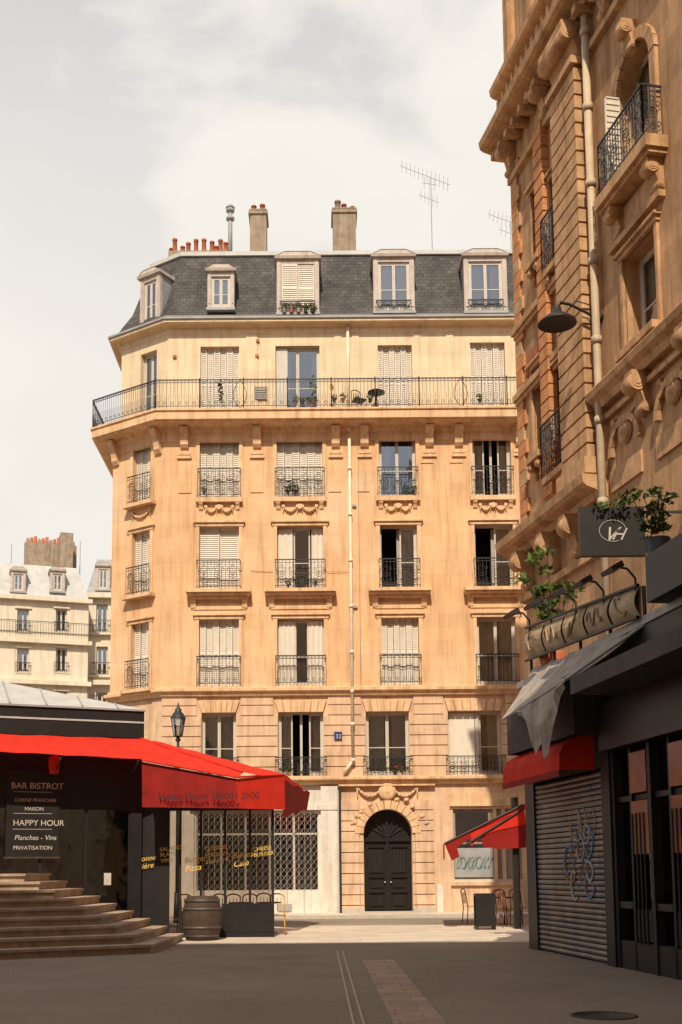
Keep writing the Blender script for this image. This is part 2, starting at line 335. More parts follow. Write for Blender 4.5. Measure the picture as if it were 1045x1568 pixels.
# ============================================================ MAIN BUILDING
main=Fr((0,37),(1,0)); apt=empty("apartment_building")
zf=lambda py,y=0: main.loc(500,py,y)[1]
xf=lambda px,py,y=0: main.loc(px,py,y)[0]
XA=xf(250,850); XB=XA-2.0; YB=38.3; XR=10.5
Mpath=[(XB,50),(XB,YB),(XA,37),(XR,37)]
ch=Fr((XB,YB),(XA-XB,37-YB)); CL=math.hypot(XA-XB,37-YB)
cols=[(xf(336,850),1.36),(xf(460,850),1.58),(xf(611,850),1.27),(xf(757,850),1.32)]
rows={4:(zf(762),zf(666)),3:(zf(904),zf(805)),2:(zf(1050),zf(947)),1:(zf(1188),zf(1090))}
kinds={4:['shut','shut','glass','openM'],3:['solid','half','openR','openR'],2:['shut','midgap','shut','curt'],1:['curt','openM','curt','pair']}
ZT=zf(628); Z1=zf(1058); Z0=zf(1197)
ops=[];wins=[]
for r in (4,3,2):
    for i,(c,w) in enumerate(cols):
        o=(c-w/2,c+w/2,*rows[r]); ops.append(o); wins.append((o,kinds[r][i]))
row1=[(xf(335,1140),1.16),(xf(461,1140),1.52),(xf(594,1140),1.45),(xf(728,1140),1.78)]
ops1=[]
for i,(c,w) in enumerate(row1):
    o=(c-w/2,c+w/2,*rows[1]); ops1.append(o); wins.append((o,kinds[1][i]))
W=MB("facade_walls",apt,main)
W.wall(XA,XR,Z1,ZT,ops,STONE)
W.wall(XA,XR,Z0,Z1,ops1,STONE1,y=.05)
zg=zf(1362); zg1=zf(1245)
shopop=(xf(301,1300),xf(488,1300),zg,zg1)
dx0,dx1=xf(558,1330),xf(632,1330); dxc=(dx0+dx1)/2; dr=(dx1-dx0)/2; dtop=zf(1240)
rgo=(xf(690,1300),xf(800,1300),zf(1352),zf(1240))
W.wall(XA,xf(520,1300),0,Z0,[shopop],WSHOP,y=.1,rev=.15)
W.wall(xf(520,1300),xf(666,1300),0,Z0,[(dx0,dx1,0,dtop)],STONE1,y=.05,rev=.4)
W.spandrel(dxc,dr,dtop-dr,STONE1,y=.05,rev=.4,top=dtop)
W.wall(xf(666,1300),XR,0,Z0,[rgo],STONE1,y=.05,rev=.2)
cwx=ch.loc(217,850)[0]; cw=.82
cops=[(cwx-cw/2,cwx+cw/2,rows[r][0],rows[r][1]) for r in (4,3,2)]
C=MB("corner_walls",apt,ch)
C.wall(0,CL,Z1,ZT,cops,STONE); C.wall(0,CL,0,Z1,[],STONE1,y=.05)
for o in cops:
    window(C,*o,'shut'); architrave(C,*o,0,STONEP)
    C.box(o[0]-.25,o[1]+.25,-.3,.02,o[2]-.12,o[2]-.002,STONEP)
    rail(C,ch.P(o[0]-.12,-.2,0)[:2],ch.P(o[1]+.12,-.2,0)[:2],o[2],1.0,.11,style=2)
swag(C,cops[0][0],cops[0][1],cops[0][2]-.28,0,.2,STONEP)
C.done()
W.face([(XB,YB-37,0),(XB,13,0),(XB,13,ZT),(XB,YB-37,ZT)],STONE); W.done()
Wn=MB("windows",apt,main)
for o,k in wins: window(Wn,*o,k,y=0 if o[2]>Z1-.2 else .05)
Wn.done()
T=MB("facade_trim",apt,main)
for o,k in wins:
    if o[2]>Z1-.2: architrave(T,*o,0,STONEP)
for i,(c,w) in enumerate(cols):
    a,b=c-w/2,c+w/2
    z=rows[4][0]; T.box(a-.12,b+.12,-.16,.02,z-.16,z-.003,STONEP); 
    for x in (a-.02,b-.12): bracket(T,x,x+.14,z-.163,z-.42,.14,0,STONEP)
    swag(T,a+.22,c-.08,z-.3,0,.2,STONEP); swag(T,c+.08,b-.22,z-.3,0,.2,STONEP)
    T.cyl((c,-.12,z-.33),(c,0,z-.33),.09,.13,STONEP,10)
    z=rows[3][0]; T.box(a-.42,b+.42,-.42,.02,z-.12,z-.003,STONEP); T.box(a-.38,b+.38,-.34,.02,z-.2,z-.123,STONEP); T.box(a-.3,b+.3,-.2,.02,z-.3,z-.203,STONEP)
    for x in (a-.28,b+.1): bracket(T,x,x+.18,z-.303,z-.62,.16,0,STONEP)
    z=rows[2][0]; T.box(a-.1,b+.1,-.1,.02,z-.08,z-.003,STONEP)
    T.box(a-.2,b+.2,-.035,.02,rows[2][1]+.33,rows[2][1]+.55,STONEP)
for c,w in row1:
    a,b=c-w/2,c+w/2; z=rows[1][0]; T.box(a-.15,b+.15,-.12,.06,z-.1,z-.003,STONE1)
    n=7
    for k in range(n):   # flat arch voussoirs
        t0=-1+2*k/n+.012;t1=-1+2*(k+1)/n-.012; zz0,zz1=rows[1][1]+.003,rows[1][1]+.4
        q=[(c+t0*w/2,zz0),(c+t1*w/2,zz0),(c+t1*(w/2+.12),zz1),(c+t0*(w/2+.12),zz1)]
        T.face([(p[0],-.03,p[1]) for p in q],STONEP)
        for p,r in zip(q,q[1:]+q[:1]): T.face([(p[0],-.03,p[1]),(r[0],-.03,r[1]),(r[0],.05,r[1]),(p[0],.05,p[1])],STONEP)
# flat pilaster strips between bays (pale stone)
for px in (283,394,514,558,657,702):
    x=xf(px,850); T.box(x-.22,x+.22,-.03,.02,rows[4][0]+.2 if px in(283,394,514,558) else rows[4][0]+1.2,ZT-1.9,STONE)
# rusticated bands first floor
zb=Z0+.16; nb=8; hb=(Z1-.12-zb)/nb
for k in range(nb):
    a,b=zb+k*hb+.018,zb+(k+1)*hb-.018; xs=[XA]
    for o in ops1:
        g=.16 if b>rows[1][1] else .02
        if a<rows[1][1]+.4 and b>rows[1][0]-.1: xs+=[o[0]-g,o[1]+g]
    xs.append(XR)
    for p,q in zip(xs[::2],xs[1::2]): T.box(p,q,0,.06,a,b,STONE1)
T.done()
H=MB("cornices_and_slabs",apt)
H.sweep(Mpath,[(.0,Z1-.18),(.08,Z1-.14),(.1,Z1-.04),(.2,Z1),(.2,Z1+.1),(0,Z1+.16)],STONEP)
H.sweep(Mpath,[(-.05,Z0-.1),(.1,Z0-.06),(.12,Z0+.02),(.22,Z0+.06),(.22,Z0+.14),(0,Z0+.18)],STONEP)
zs1=zf(640,-.75); zs2=zf(627,-.75)
H.sweep(Mpath,[(0,zs1-.55),(.06,zs1-.5),(.06,zs1-.25),(.16,zs1-.18),(.2,zs1-.08),(.62,zs1-.02),(.62,zs1),(.7,zs1+.03),(.7,zs2),(.75,zs2+.02),(.75,zs2+.09),(-.6,zs2+.09)],STONEP)
H.done()
K=MB("corbels",apt,main)
for px in (283,394,514,558,657,702,795):
    x=xf(px,660); bracket(K,x-.14,x+.14,zs1-.09,zs1-.75,.38,0,STONEP); K.box(x-.22,x+.22,-.09,.02,zs1-1.0,zs1-.9,STONEP); K.box(x-.25,x+.25,-.07,.02,zs1-1.12,zs1-1.003,STONEP)
K.fr=ch
for x in (.2,CL-.2): bracket(K,x-.12,x+.12,zs1-.09,zs1-.9,.42,0,STONEP)
K.done()
B=MB("balcony_railings",apt,main)
off=.68
nA=Vector((-1,0)); d2=Vector((2.0,-1.3)).normalized(); nB=Vector((d2.y,-d2.x)); nC=Vector((0,-1))
mB=(nA+nB)/(1+nA.dot(nB)); mA=(nB+nC)/(1+nB.dot(nC))
PB=Vector((XB,YB))+mB*off; PA=Vector((XA,37))+mA*off
zr=zs2+.09; hr=zf(580,-.68)-zr
rail(B,(XB-off,43),PB,zr,hr,.12,.009,1); rail(B,PB,PA,zr,hr,.1,.009,1)
xx=PA.x
while xx<XR:
    x2=min(xx+1.5,XR); rail(B,(xx,37-off),(x2,37-off),zr,hr,.125,.009,1); B.wcyl((xx,37-off,zr),(xx,37-off,zr+hr+.06),.022,.022,IRON,6); xx=x2
for px in (368,705):
    x=xf(px,600,-.6)
    for k in range(14):
        a=k/14*math.pi;bb=(k+1)/14*math.pi
        for sg in (-1,1): B.wcyl((x+sg*.28*math.sin(a)*(1-.4*k/14),37-off-.02,zr+hr*k/14),(x+sg*.28*math.sin(bb)*(1-.4*k/14),37-off-.02,zr+hr*(k+1)/14),.014,.014,IRON,4,False)
for r,hh in ((4,(715,762)),(3,(858,904)),(2,(1003,1050))):
    for c,w in cols:
        a,b=c-w/2-.06,c+w/2+.06; yy=37-.14 if r!=3 else 36.66; z=rows[r][0]; h=zf(hh[0],-.2)-z
        rail(B,(a,yy),(b,yy),z,h,.12,.009,2 if r!=2 else 1)
        for x in (a,b): B.wcyl((x,yy,z+h),(x,37,z+h),.015,.015,IRON,4); B.wcyl((x,yy,z+.1),(x,37,z+.1),.012,.012,IRON,4)
for c,w in row1:
    a,b=c-w/2-.1,c+w/2+.1; z=rows[1][0]; h=.62; rail(B,(a,36.92),(b,36.92),z,h,.12,.009,2)
B.done()
# fifth floor
y5=.3; V=MB("top_floor_walls",apt,main)
z5t=zf(497,y5); o5=[]
for (px,w,k,t) in ((337,1.36,'shut',530),(456,1.55,'half',530),(605,1.2,'shut',530),(747,1.22,'shut',527)):
    c=xf(px,560,y5); o5.append((c-w/2,c+w/2,zr,zf(t,y5),k))
V.wall(XA+.1,XR,zr-.1,z5t,[o[:4] for o in o5],STONE5,y=y5,rev=.25)
for o in o5:
    window(V,*o[:4],o[4] if o[4]!='half' else 'glass',y=y5,dep=.15); a,b,z0,z1=o[:4]
    V.box(a-.16,a,y5-.04,y5+.02,z0,z1+.12,STONE5);V.box(b,b+.16,y5-.04,y5+.02,z0,z1+.12,STONE5);V.box(a,b,y5-.04,y5+.02,z1,z1+.12,STONE5)
c=o5[1]; V.box(c[0]+.02,c[0]+.42,y5+.08,y5+.12,c[2],c[3]-.02,WPAINT)
for px in (386,518,545,640,690):
    x=xf(px,560,y5); V.box(x-.2 if px in(386,) else x-.12,x+.2 if px==386 else x+.12,y5-.03,y5+.02,zr+.2,z5t-.35,STONE5)
for px,py in ((395,522),(394,545),(268,545)): x=xf(px,py,y5); V.box(x-.06,x+.06,y5-.06,y5,zf(py,y5)-.05,zf(py,y5)+.05,TERRA)
x=xf(400,600,y5); V.box(x-.22,x+.22,y5-.05,y5,zf(612,y5),zf(592,y5),BOARD)
for k in range(5): zz=zf(611,y5)+.08*k; V.box(x-.18,x+.18,y5-.07,y5-.052,zz,zz+.035,ZINC)
ch5=Fr((XB+.22,YB+.22),(XA+.1-XB-.22,37.3-YB-.22)); C5=(Vector((XA+.1,37.3))-Vector((XB+.22,YB+.22))).length
V.fr=ch5; cx5=ch5.loc(228,565)[0]; oo=(cx5-.38,cx5+.38,zr,zf(541,1)); V.wall(0,C5,zr-.1,z5t,[oo],STONE5); window(V,*oo,'glass')
V.done()
M5=[(XB+.22,50),(XB+.22,YB+.22),(XA+.1,37.3),(XR,37.3)]
R=MB("mansard_roof",apt)
ze=zf(489,.0)
R.sweep(M5,[(0,z5t-.35),(.05,z5t-.3),(.05,z5t-.12),(.2,z5t-.04),(.34,ze-.12),(.4,ze-.1),(.4,ze-.02)],STONE5)
R.sweep(M5,[(.4,ze-.02),(.46,ze),(.46,ze+.07),(.3,ze+.1),(.2,ze+.12)],ZINC)
zm=zf(392,1.3)
R.sweep(M5,[(.2,ze+.12),(.0,ze+.5),(-.35,ze+1.1),(-1.0,zm)],SLATE)
R.sweep(M5,[(-1.0,zm),(-.92,zm+.01),(-.92,zm+.16),(-1.1,zm+.2),(-3.5,zm+.32)],ZINCL)
R.face([(XB+3.6,50,zm+.32),(XB+3.6,40.5,zm+.32),(XR,40.7,zm+.32),(XR,50,zm+.32)],ZINCL,local=False)
R.wcyl((XA,37.05,ze+.2),(XR,37.05,ze+.2),.015,.015,ZINC,5)
for k in range(22): xx=XA+.3+k*.72; R.wcyl((xx,37.05,ze+.08),(xx,37.05,ze+.22),.01,.01,ZINC,4)
R.done()
D=MB("dormers",apt,main)
def dormer(mb,x0,x1,z0,z1,yf,back,kind,small=False):
    w=x1-x0; f=.17 if not small else .13
    mb.box(x0,x0+f,yf,yf+.15,z0,z1,DPAINT); mb.box(x1-f,x1,yf,yf+.15,z0,z1,DPAINT)
    mb.box(x0+.04,x0+f-.04,yf-.03,yf,z0+.15,z1-.1,DPAINT); mb.box(x1-f+.04,x1-.04,yf-.03,yf,z0+.15,z1-.1,DPAINT)
    mb.box(x0-.03,x1+.03,yf-.05,yf+.15,z0-.1,z0-.002,ZINC)
    mb.box(x0+f,x1-f,yf+.002,yf+.15,z1-.16,z1-.002,DPAINT)
    mb.prof(x0-.07,x1+.07,[(yf-.1,z1),(yf-.13,z1+.09),(back,z1+.15),(back,z1)],DPAINT)
    h=.17; xm=(x0+x1)/2
    P=[(x0-.05,z1+.092),(x1+.05,z1+.092),(x1-w*.2,z1+.092+h),(x0+w*.2,z1+.092+h)]
    mb.face([(p[0],yf-.08,p[1]) for p in P],DPAINT)
    for p,q in zip(P,P[1:]+P[:1]): mb.face([(p[0],yf-.1,p[1]),(q[0],yf-.1,q[1]),(q[0],back,q[1]+.05),(p[0],back,p[1]+.05)],ZINCL)
    for x in (x0+.02,x1-.02): mb.face([(x,yf+.1,z0-.05),(x,back,z0-.05),(x,back,z1),(x,yf+.1,z1)],ZINC)
    window(mb,x0+f,x1-f,z0,z1-.16,kind,y=yf,dep=.06)
yd=.05
for (a,b,t,bt,k) in ((318,359,415,473,'curt'),(424,489,397,481,'solid'),(572,635,395,480,'curt'),(711,777,395,481,'curt')):
    dormer(D,xf(a,440,yd),xf(b,440,yd),zf(bt,yd)+.08,zf(t,yd),yd,1.5,k,b-a<50)
for px in (456,603,744):
    x=xf(px,470,yd); rail(D,(x-.62,36.98),(x+.62,36.98),zf(481,yd)+.1,.36,.12,.008,2)
D.fr=ch5; cxx=ch5.loc(233,450)[0]; dormer(D,cxx-.52,cxx+.42,ze+.25,ze+2.05,-.05,1.3,'curt')
D.done()
Cc=MB("chimneys",apt,WORLD)
def wx(px,py,Y): 
    d=ray(px,py); k=Y/d.y; q=EYE+d*k; return q.x,q.z
def stack(a,b,top,bot,Y,dp,mt,cap=True):
    x0,z1=wx(a,top,Y);x1,_=wx(b,top,Y);_,z0=wx(a,bot,Y); Cc.box(x0,x1,Y,Y+dp,z0-1,z1,mt)
    if cap: Cc.box(x0-.06,x1+.06,Y-.06,Y+dp+.06,z1-.16,z1-.04,mt); Cc.box(x0-.03,x1+.03,Y-.03,Y+dp+.03,z1-.002,z1+.05,mt)
    return x0,x1,z1
def pot(x,Y,z,h=.4,r=.11,mt=TERRA): Cc.lathe((x,Y,z),[(r*1.15,0),(r,.06),(r*.85,h*.85),(r*1.05,h*.87),(r*1.05,h),(r*.7,h)],mt,10)
x0,x1,z=stack(383,408,322,380,41,.9,CHIM); pot(x0+.14,41.3,z,.35); pot(x1-.16,41.3,z,.4)
x0,x1,z=stack(510,545,320,378,41,1,CHIM); pot(x0+.2,41.3,z,.5,.13,CHIM); pot(x0+.45,41.4,z,.42); pot(x1-.12,41.3,z,.25)
x0,x1,z=stack(258,350,384,390,42,.5,CHIM,False)
for px,hh in ((262,.3),(268,.62),(280,.3),(288,.55),(300,.66),(313,.55),(325,.5),(331,.3),(338,.55),(346,.4)): 
    x,_=wx(px,380,42.2); pot(x,42.2+random.uniform(-.1,.2),z,hh,.1,TERRA)
x,z1=wx(353,320,42); _,z0=wx(353,380,42); Cc.wcyl((x,42,z0-.5),(x,42,z1),.09,.09,ZINC,10); 
for zz in (.15,.5): Cc.lathe((x,42,z1-zz),[(.09,0),(.17,.03),(.17,.12),(.09,.16)],ZINC,12)
Cc.lathe((x,42,z1),[(.13,0),(.19,.04),(.1,.15),(0,.17)],ZINC,12)
for px in (423,432,445,668,674,683): x,_=wx(px,380,42); pot(x,42,zm+.3,.26,.09)
Cc.done()
An=MB("roof_antennas",apt,WORLD)
def ant(px,t,b,Y,arms):
    x,z1=wx(px,t,Y);_,z0=wx(px,b,Y); An.wcyl((x,Y,z0-.6),(x,Y,z1),.022,.018,ZINC,5)
    for dz,l,tilt,n in arms:
        p=Vector((x-l*.62,Y,z1-dz+tilt*.62));q=Vector((x+l*.38,Y,z1-dz-tilt*.38)); An.wcyl(p,q,.012,.012,ZINC,4)
        for k in range(n):
            c=p.lerp(q,(k+.5)/n); s_=.05+.06*k/n; An.wcyl(c+Vector((-.02,-.3,s_)),c+Vector((0.03,.3,-s_)),.008,.008,ZINC,3)
ant(660,272,378,42,[(.0,2.0,.85,12),(.28,.6,.1,3),(.95,.8,.35,5)]); ant(782,340,380,43,[(.0,1.5,.6,9),(.5,.8,.3,4)])
An.done()
Q=MB("downpipe",apt,main)
x=xf(537,850); zpts=[zf(1165),zf(1060),zf(930),zf(790),zf(660)]
Q.cyl((x,-.14,zf(1165)),(x,-.14,zs1-.5),.055,.055,PIPE,10); Q.cyl((x,-.14,zf(1165)),(x-.32,-.14,zf(1186)),.055,.055,PIPE,10)
Q.cyl((x,y5-.1,zr),(x,y5-.1,z5t-.1),.055,.055,PIPE,10)
for z in zpts+[zf(1110),zf(1000),zf(860),zf(720)]: Q.cyl((x,-.14,z-.06),(x,-.14,z+.06),.075,.075,PIPE,10)
for px,py in ((541,930),(541,775)): Q.box(x+.08,x+.22,-.08,0,zf(py)-.04,zf(py)+.04,ZINC)
Q.path([(x+.3,-.03,Z1+.2),(x+.3,-.03,zs1-.6)],.012,CHIM,4); Q.path([(x-3.4,-.03,rows[3][0]+.7),(x-1.5,-.05,rows[3][0]+.62),(x,-.05,rows[3][0]+.66)],.008,CHIM,4)
Q.done()
G=MB("entrance_surround",apt,main)
ex0,ex1=xf(522,1300),xf(665,1300); nb=11; top=Z0-.62; hb=top/nb
for k in range(nb):
    a,b=k*hb+.015,(k+1)*hb-.015
    for p,q in ((ex0,ex0+.62),(ex1-.62,ex1)): G.box(p,q,-.06,.06,a,b,STONE1)
    if b<dtop-dr+.1: G.box(ex0+.64,dx0-.02,-.02,.06,a,b,STONE1); G.box(dx1+.02,ex1-.64,-.02,.06,a,b,STONE1)
G.arch(dxc,dr+.01,dr+.3,dtop-dr,STONEP,-.08,.06,13)
swag(G,dxc-1.0,dxc-.15,Z0-.2,0,.3,STONEP); swag(G,dxc+.15,dxc+1.0,Z0-.2,0,.3,STONEP)
G.lathe(main.P(dxc,-.02,Z0-.35),[(.3,0),(.3,.06),(.2,.12),(.08,.1),(0,.16)],STONEP,14,Vector((0,-1,0)))
for k in range(14):
    a=random.uniform(.1,3.04); rr=dr+random.uniform(.33,.55); G.cyl((dxc+rr*math.cos(a),-.1,dtop-dr+rr*math.sin(a)),(dxc+rr*math.cos(a)+.1,0,dtop-dr+rr*math.sin(a)),.05,.09,STONEP,6)
G.box(ex0-.06,ex1+.06,-.14,.06,Z0-.16,Z0-.1,STONEP)
G.box(ex0,dx0,-.1,.06,0,.25,KERB); G.box(dx1,ex1,-.1,.06,0,.25,KERB)
G.done()
Dr=MB("entrance_door",apt,main)
Dr.face([(dx0,.4,0),(dx1,.4,0),(dx1,.4,dtop),(dx0,.4,dtop)],DOORM)
for sg in (-1,1):
    a,b=(dxc-dr+.06,dxc-.02) if sg<0 else (dxc+.02,dxc+dr-.06)
    for z0,z1 in ((.25,.75),(.85,1.25),(1.35,2.25)):
        Dr.box(a,b,.34,.39,z0-.05,z0,DOORM);Dr.box(a,b,.34,.39,z1,z1+.05,DOORM);Dr.box(a,a+.09,.34,.39,z0,z1,DOORM);Dr.box(b-.09,b,.34,.39,z0,z1,DOORM);Dr.box(a+.16,b-.16,.36,.39,z0+.07,z1-.07,DOORM)
    Dr.cyl((dxc+sg*.1,.26,1.1),(dxc+sg*.1,.34,1.1),.03,.03,ZINC,8)
    for k in range(5): Dr.cyl((a+.12+k*.1,.33,1.4),(a+.12+k*.1,.33,2.2),.012,.012,IRON,4)
Dr.box(dx0,dx1,.31,.4,2.45,2.58,DOORM); Dr.box(dxc-.04,dxc+.04,.32,.38,0,dtop,DOORM)
for k in range(1,8): a=math.pi*k/8; Dr.cyl((dxc,.35,2.6),(dxc+(dr-.05)*math.cos(a),.35,dtop-dr+(dr-.05)*math.sin(a)),.015,.015,IRON,4)
Dr.box(dx0-.15,dx1+.15,-.35,.4,.0,.14,KERB)
Dr.done()
Sh=MB("shopfront_with_grille",apt,main)
a,b,c,d=shopop; Sh.face([(a,.22,c),(b,.22,c),(b,.22,d),(a,.22,d)],GLASSD); room(Sh,a,b,c,d,.25,1.5)
for k in range(6): x=a+(b-a)*k/5; Sh.box(x-.03,x+.03,.16,.21,c,d,WSHOP)
Sh.box(a,b,.16,.212,c+(d-c)*.72,c+(d-c)*.72+.06,WSHOP)
gg=mat("scissor_gate_grey",(.46,.42,.37),rough=.4,var=.1,metal=.3,bump=0); st=.2
n=int((b-a)/st)
for i in range(n):
    x=a+i*st; z=c
    while z<d-.05:
        z2=min(d,z+.26); Sh.cyl((x,.06,z),(x+st,.06,z2),.007,.007,gg,3); Sh.cyl((x+st,.06,z),(x,.06,z2),.007,.007,gg,3); z=z2
    Sh.box(x-.007,x+.007,.05,.065,c,d,gg)
for p_,w_,h_ in ((440,.3,.5),(458,.5,.35),(475,.25,.6)): x=xf(p_,1340); Sh.box(x-w_/2,x+w_/2,.35,.4,c+.02,c+h_,CHALK)
Sh.box(xf(492,1300),xf(518,1300),-.02,.1,0,Z0-.15,WSHOP); Sh.box(xf(290,1300),xf(518,1300),-.05,.1,zf(1240),zf(1232),WSHOP)
for p in (263,284): Sh.box(xf(p,1300),xf(p+13,1300),-.02,.1,0,zg1,WSHOP)
Sh.box(xf(425,1390),xf(447,1390),.06,.1,zf(1395),zf(1384),ZINC)
Sh.box(xf(519.5,1300),xf(523,1300),-.12,.04,0,Z0-.2,IRON)
for px in (440,466,500): x=xf(px,1380); Sh.box(x-.008,x+.008,.085,.1,0,zg-.05,BOARD)
a,b,c,d=rgo; Sh.box(a,b,.18,.25,c,d,BOARD); Sh.box(a,b,.1,.18,c,c+.08,WPAINT)
for px in (690,757,770): Sh.box(xf(px,1300),xf(px,1300)+.12,.08,.18,c,d,STONE1)
Sh.box(a+.15,xf(756,1300),.12,.178,zf(1345),zf(1300),ZINC); Sh.box(a+.15,xf(756,1300),.10,.178,zf(1298),zf(1294),DARK); Sh.box(a+.2,xf(750,1300),.16,.178,zf(1290),zf(1246),DARK)
for g in range(9):
    x=a+.3+g*.13; ph=random.uniform(0,6); pts=[(x+.09*math.cos(ph+q*.9),.11,(zf(1342)+zf(1304))/2+.2*math.sin(ph*2+q*.9)) for q in range(7)]; Sh.path(pts,.012,GRAF[0],4)
Sh.box(a,b,-.05,.06,c-.12,c-.003,STONE1); Sh.box(xf(688,1200),xf(790,1200),-.03,.05,zf(1236),zf(1216),STONEP)
Sh.box(xf(668,1300),xf(677,1300),-.05,.05,0,1.0,WSHOP)
Sh.done()
nm=MB("house_number_plate",apt,main); nx=xf(518,1127); nm.box(nx-.13,nx+.13,-.06,-.02,zf(1133),zf(1121),BLUE); nm.done()
text("32",main,nx-.09,-.065,zf(1131),.2,CHALK,"number_text",apt)
Pl=MB("balcony_flower_pots",apt,WORLD)
def pots(px0,px1,py,Y,n,fl=True,pm=None):
    for k in range(n):
        x,z=wx(px0+(px1-px0)*(k+.5)/n,py,Y); s_=random.uniform(.6,.95); Pl.lathe((x,Y,z),[(.06*s_,0),(.09*s_,.15*s_),(.09*s_,.17*s_),(0,.16*s_)],pm or random.choice((TERRA,CHIM,IRON)),8); Pl.leaves((x,Y,z+.26*s_),(.16*s_,.1,.17*s_),44,.05,[LEAF,LEAFD]); 
        if fl: Pl.leaves((x,Y,z+.3*s_),(.15*s_,.1,.12),9,.036,[PINK])
pots(430,485,479,36.95,5); pots(448,488,620,36.9,4); pots(506,532,616,36.8,2); pots(560,575,616,36.8,1,False,IRON); pots(435,460,757,36.95,2,False,IRON); pots(435,490,900,36.8,4,False); pots(600,622,1187,36.95,2); pots(215,232,499,38.0,2); pots(615,640,757,36.95,2,False,IRON); pots(306,320,757,36.9,1,False,IRON); pots(432,450,1186,36.95,1,False); pots(725,745,616,36.8,1,False,IRON)
Pl.leaves((wx(508,592,36.9)[0],36.9,wx(508,592,36.9)[1]),(.12,.1,.14),30,.05,[YEL,LEAF]); Pl.leaves((wx(480,590,36.8)[0],36.8,wx(480,590,36.8)[1]),(.12,.1,.4),50,.06,[LEAFD,LEAF])
x,z=wx(338,600,36.5); Pl.leaves((x,36.5,z),(.09,.08,.42),60,.07,[IRON]); Pl.leaves((wx(445,745,36.8)[0],36.8,wx(445,745,36.8)[1]),(.25,.08,.2),50,.06,[IRON,LEAFD])
Pl.done()
def chair(mb,x,y,a,mt,seat=.45,zb=0):
    def R_(u,v,z): return Vector((x+u*math.cos(a)-v*math.sin(a),y+u*math.sin(a)+v*math.cos(a),z+zb))
    for u,v in ((-.2,-.2),(.2,-.2)): mb.wcyl(R_(u,v,0),R_(u*.9,v*.9,seat),.014,.014,mt,6)
    for u in (-.2,.2): mb.wcyl(R_(u,.24,0),R_(u*.9,.2,seat),.014,.014,mt,6); mb.wcyl(R_(u*.9,.2,seat),R_(u*.85,.27,.88),.014,.014,mt,6)
    k=[R_(-.21,-.21,seat),R_(.21,-.21,seat),R_(.2,.2,seat),R_(-.2,.2,seat)]; mb.face(k,mt,local=False); mb.face([q+Vector((0,0,.03)) for q in k],mt,local=False)
    for j in range(5): mb.wcyl(R_(-.17+.085*j,.22,seat+.1),R_(-.17+.085*j,.265,.86),.01,.01,mt,4)
    for j in range(6):
        a0=math.pi*j/6;a1=math.pi*(j+1)/6; mb.wcyl(R_(.18*math.cos(a0),.27,.86+.1*math.sin(a0)),R_(.18*math.cos(a1),.27,.86+.1*math.sin(a1)),.018,.018,mt,5)
def table(mb,x,y,zb=0,mt=None):
    mt=mt or IRON; mb.wcyl((x,y,zb),(x,y,zb+.72),.025,.025,mt,8); mb.wcyl((x,y,zb+.72),(x,y,zb+.75),.3,.3,mt,16); mb.wcyl((x,y,zb),(x,y,zb+.03),.2,.18,mt,12)
bf=MB("balcony_furniture",apt); bxx=wx(550,600,36.8)[0]; chair(bf,bxx,36.85,.4,IRON,zb=zr+.005); table(bf,bxx+.6,36.8,zr+.005); bf.done()

# ============================================================ GROUND
g=MB("street_ground"); g.face([(-900,-900,0),(900,-900,0),(900,900,0),(-900,900,0)],ASPH); g.done()
p=MB("pavement"); p.box(-9,14,35.2,37.1,0,.1,PAVE); p.box(-9,14,35.0,35.198,0,.104,KERB); p.done()
s=MB("sunlit_road_band"); s.face([(-9,23.2,.004),(14,23.2,.004),(14,30.3,.004),(-9,30.3,.004)],PAVE); s.done()  # paler ground from the shadow edge back: sunlight painted into the road colour
s=MB("paving_strip"); s.face([(.72,4,.006),(1.24,4,.006),(1.24,18.9,.006),(.72,18.9,.006)],STRIP); s.done()
s=MB("gutter_line"); 
for x in (.32,.42): s.box(x,x+.02,3,21,.0,.01,KERB)
s.done()
s=MB("manhole_cover"); s.lathe((2.9,11.6,0),[(.34,.0),(.34,.008),(.3,.009),(.3,.006),(0,.006)],TARP,24); s.done()
kb=MB("kerb_line"); kb.box(-9,14,30.3,30.42,0,.02,KERB); kb.done()

# ============================================================ BISTRO
bis=Fr((-4.05,25.5),(.93,.36)); be=empty("bistro_pavilion")
zb_=lambda py: bis.loc(215,py)[1]
zfa,zft=zb_(1131),zb_(1090)
b=MB("front_walls",be,bis)
b.wall(-8,0,0,zfa,[(-3.3,-.25,0,2.9)],BLACKP,rev=.1)
b.box(-8,.02,-.06,.3,zfa+.003,zft,BLACKP); b.box(-8,.03,-.075,-.062,zft-.28,zft-.24,ZINCL); b.box(-8,.04,-.1,.3,zft,zft+.04,ZINC)
b.face([(0,0,0),(0,5,0),(0,5,zft),(0,0,zft)],BLACKP)
room(b,-3.3,-.25,0,2.9,.12,2)
for x in (-3.3,-2.3,-1.3,-.3): b.box(x,x+.07,.02,.1,0,2.9,BLACKP)
b.face([(-3.3,.07,0),(-.25,.07,0),(-.25,.07,2.9),(-3.3,.07,2.9)],GLASSD)
ax,az=bis.loc(-160,1012,3.2)
b.face([(.04,-.1,zft+.042),(-8,-.1,zft+.042),(-8,3.2,az),(ax,3.2,az)],ZINCL); b.face([(.04,-.1,zft+.042),(ax,3.2,az),(.04,6,zft+.042)],ZINC)
for k in range(9): 
    x=-.8*k-.6; t=min(1,-x/(-ax)); b.cyl((x,-.1,zft+.06),(x*1.0,-.1+3.3*t,zft+.06+(az-zft-.04)*t),.018,.018,ZINC,4)
b.done()
mbx0,mz0=bis.loc(8,1312,-.05); mbx1,mz1=bis.loc(92,1180,-.05)
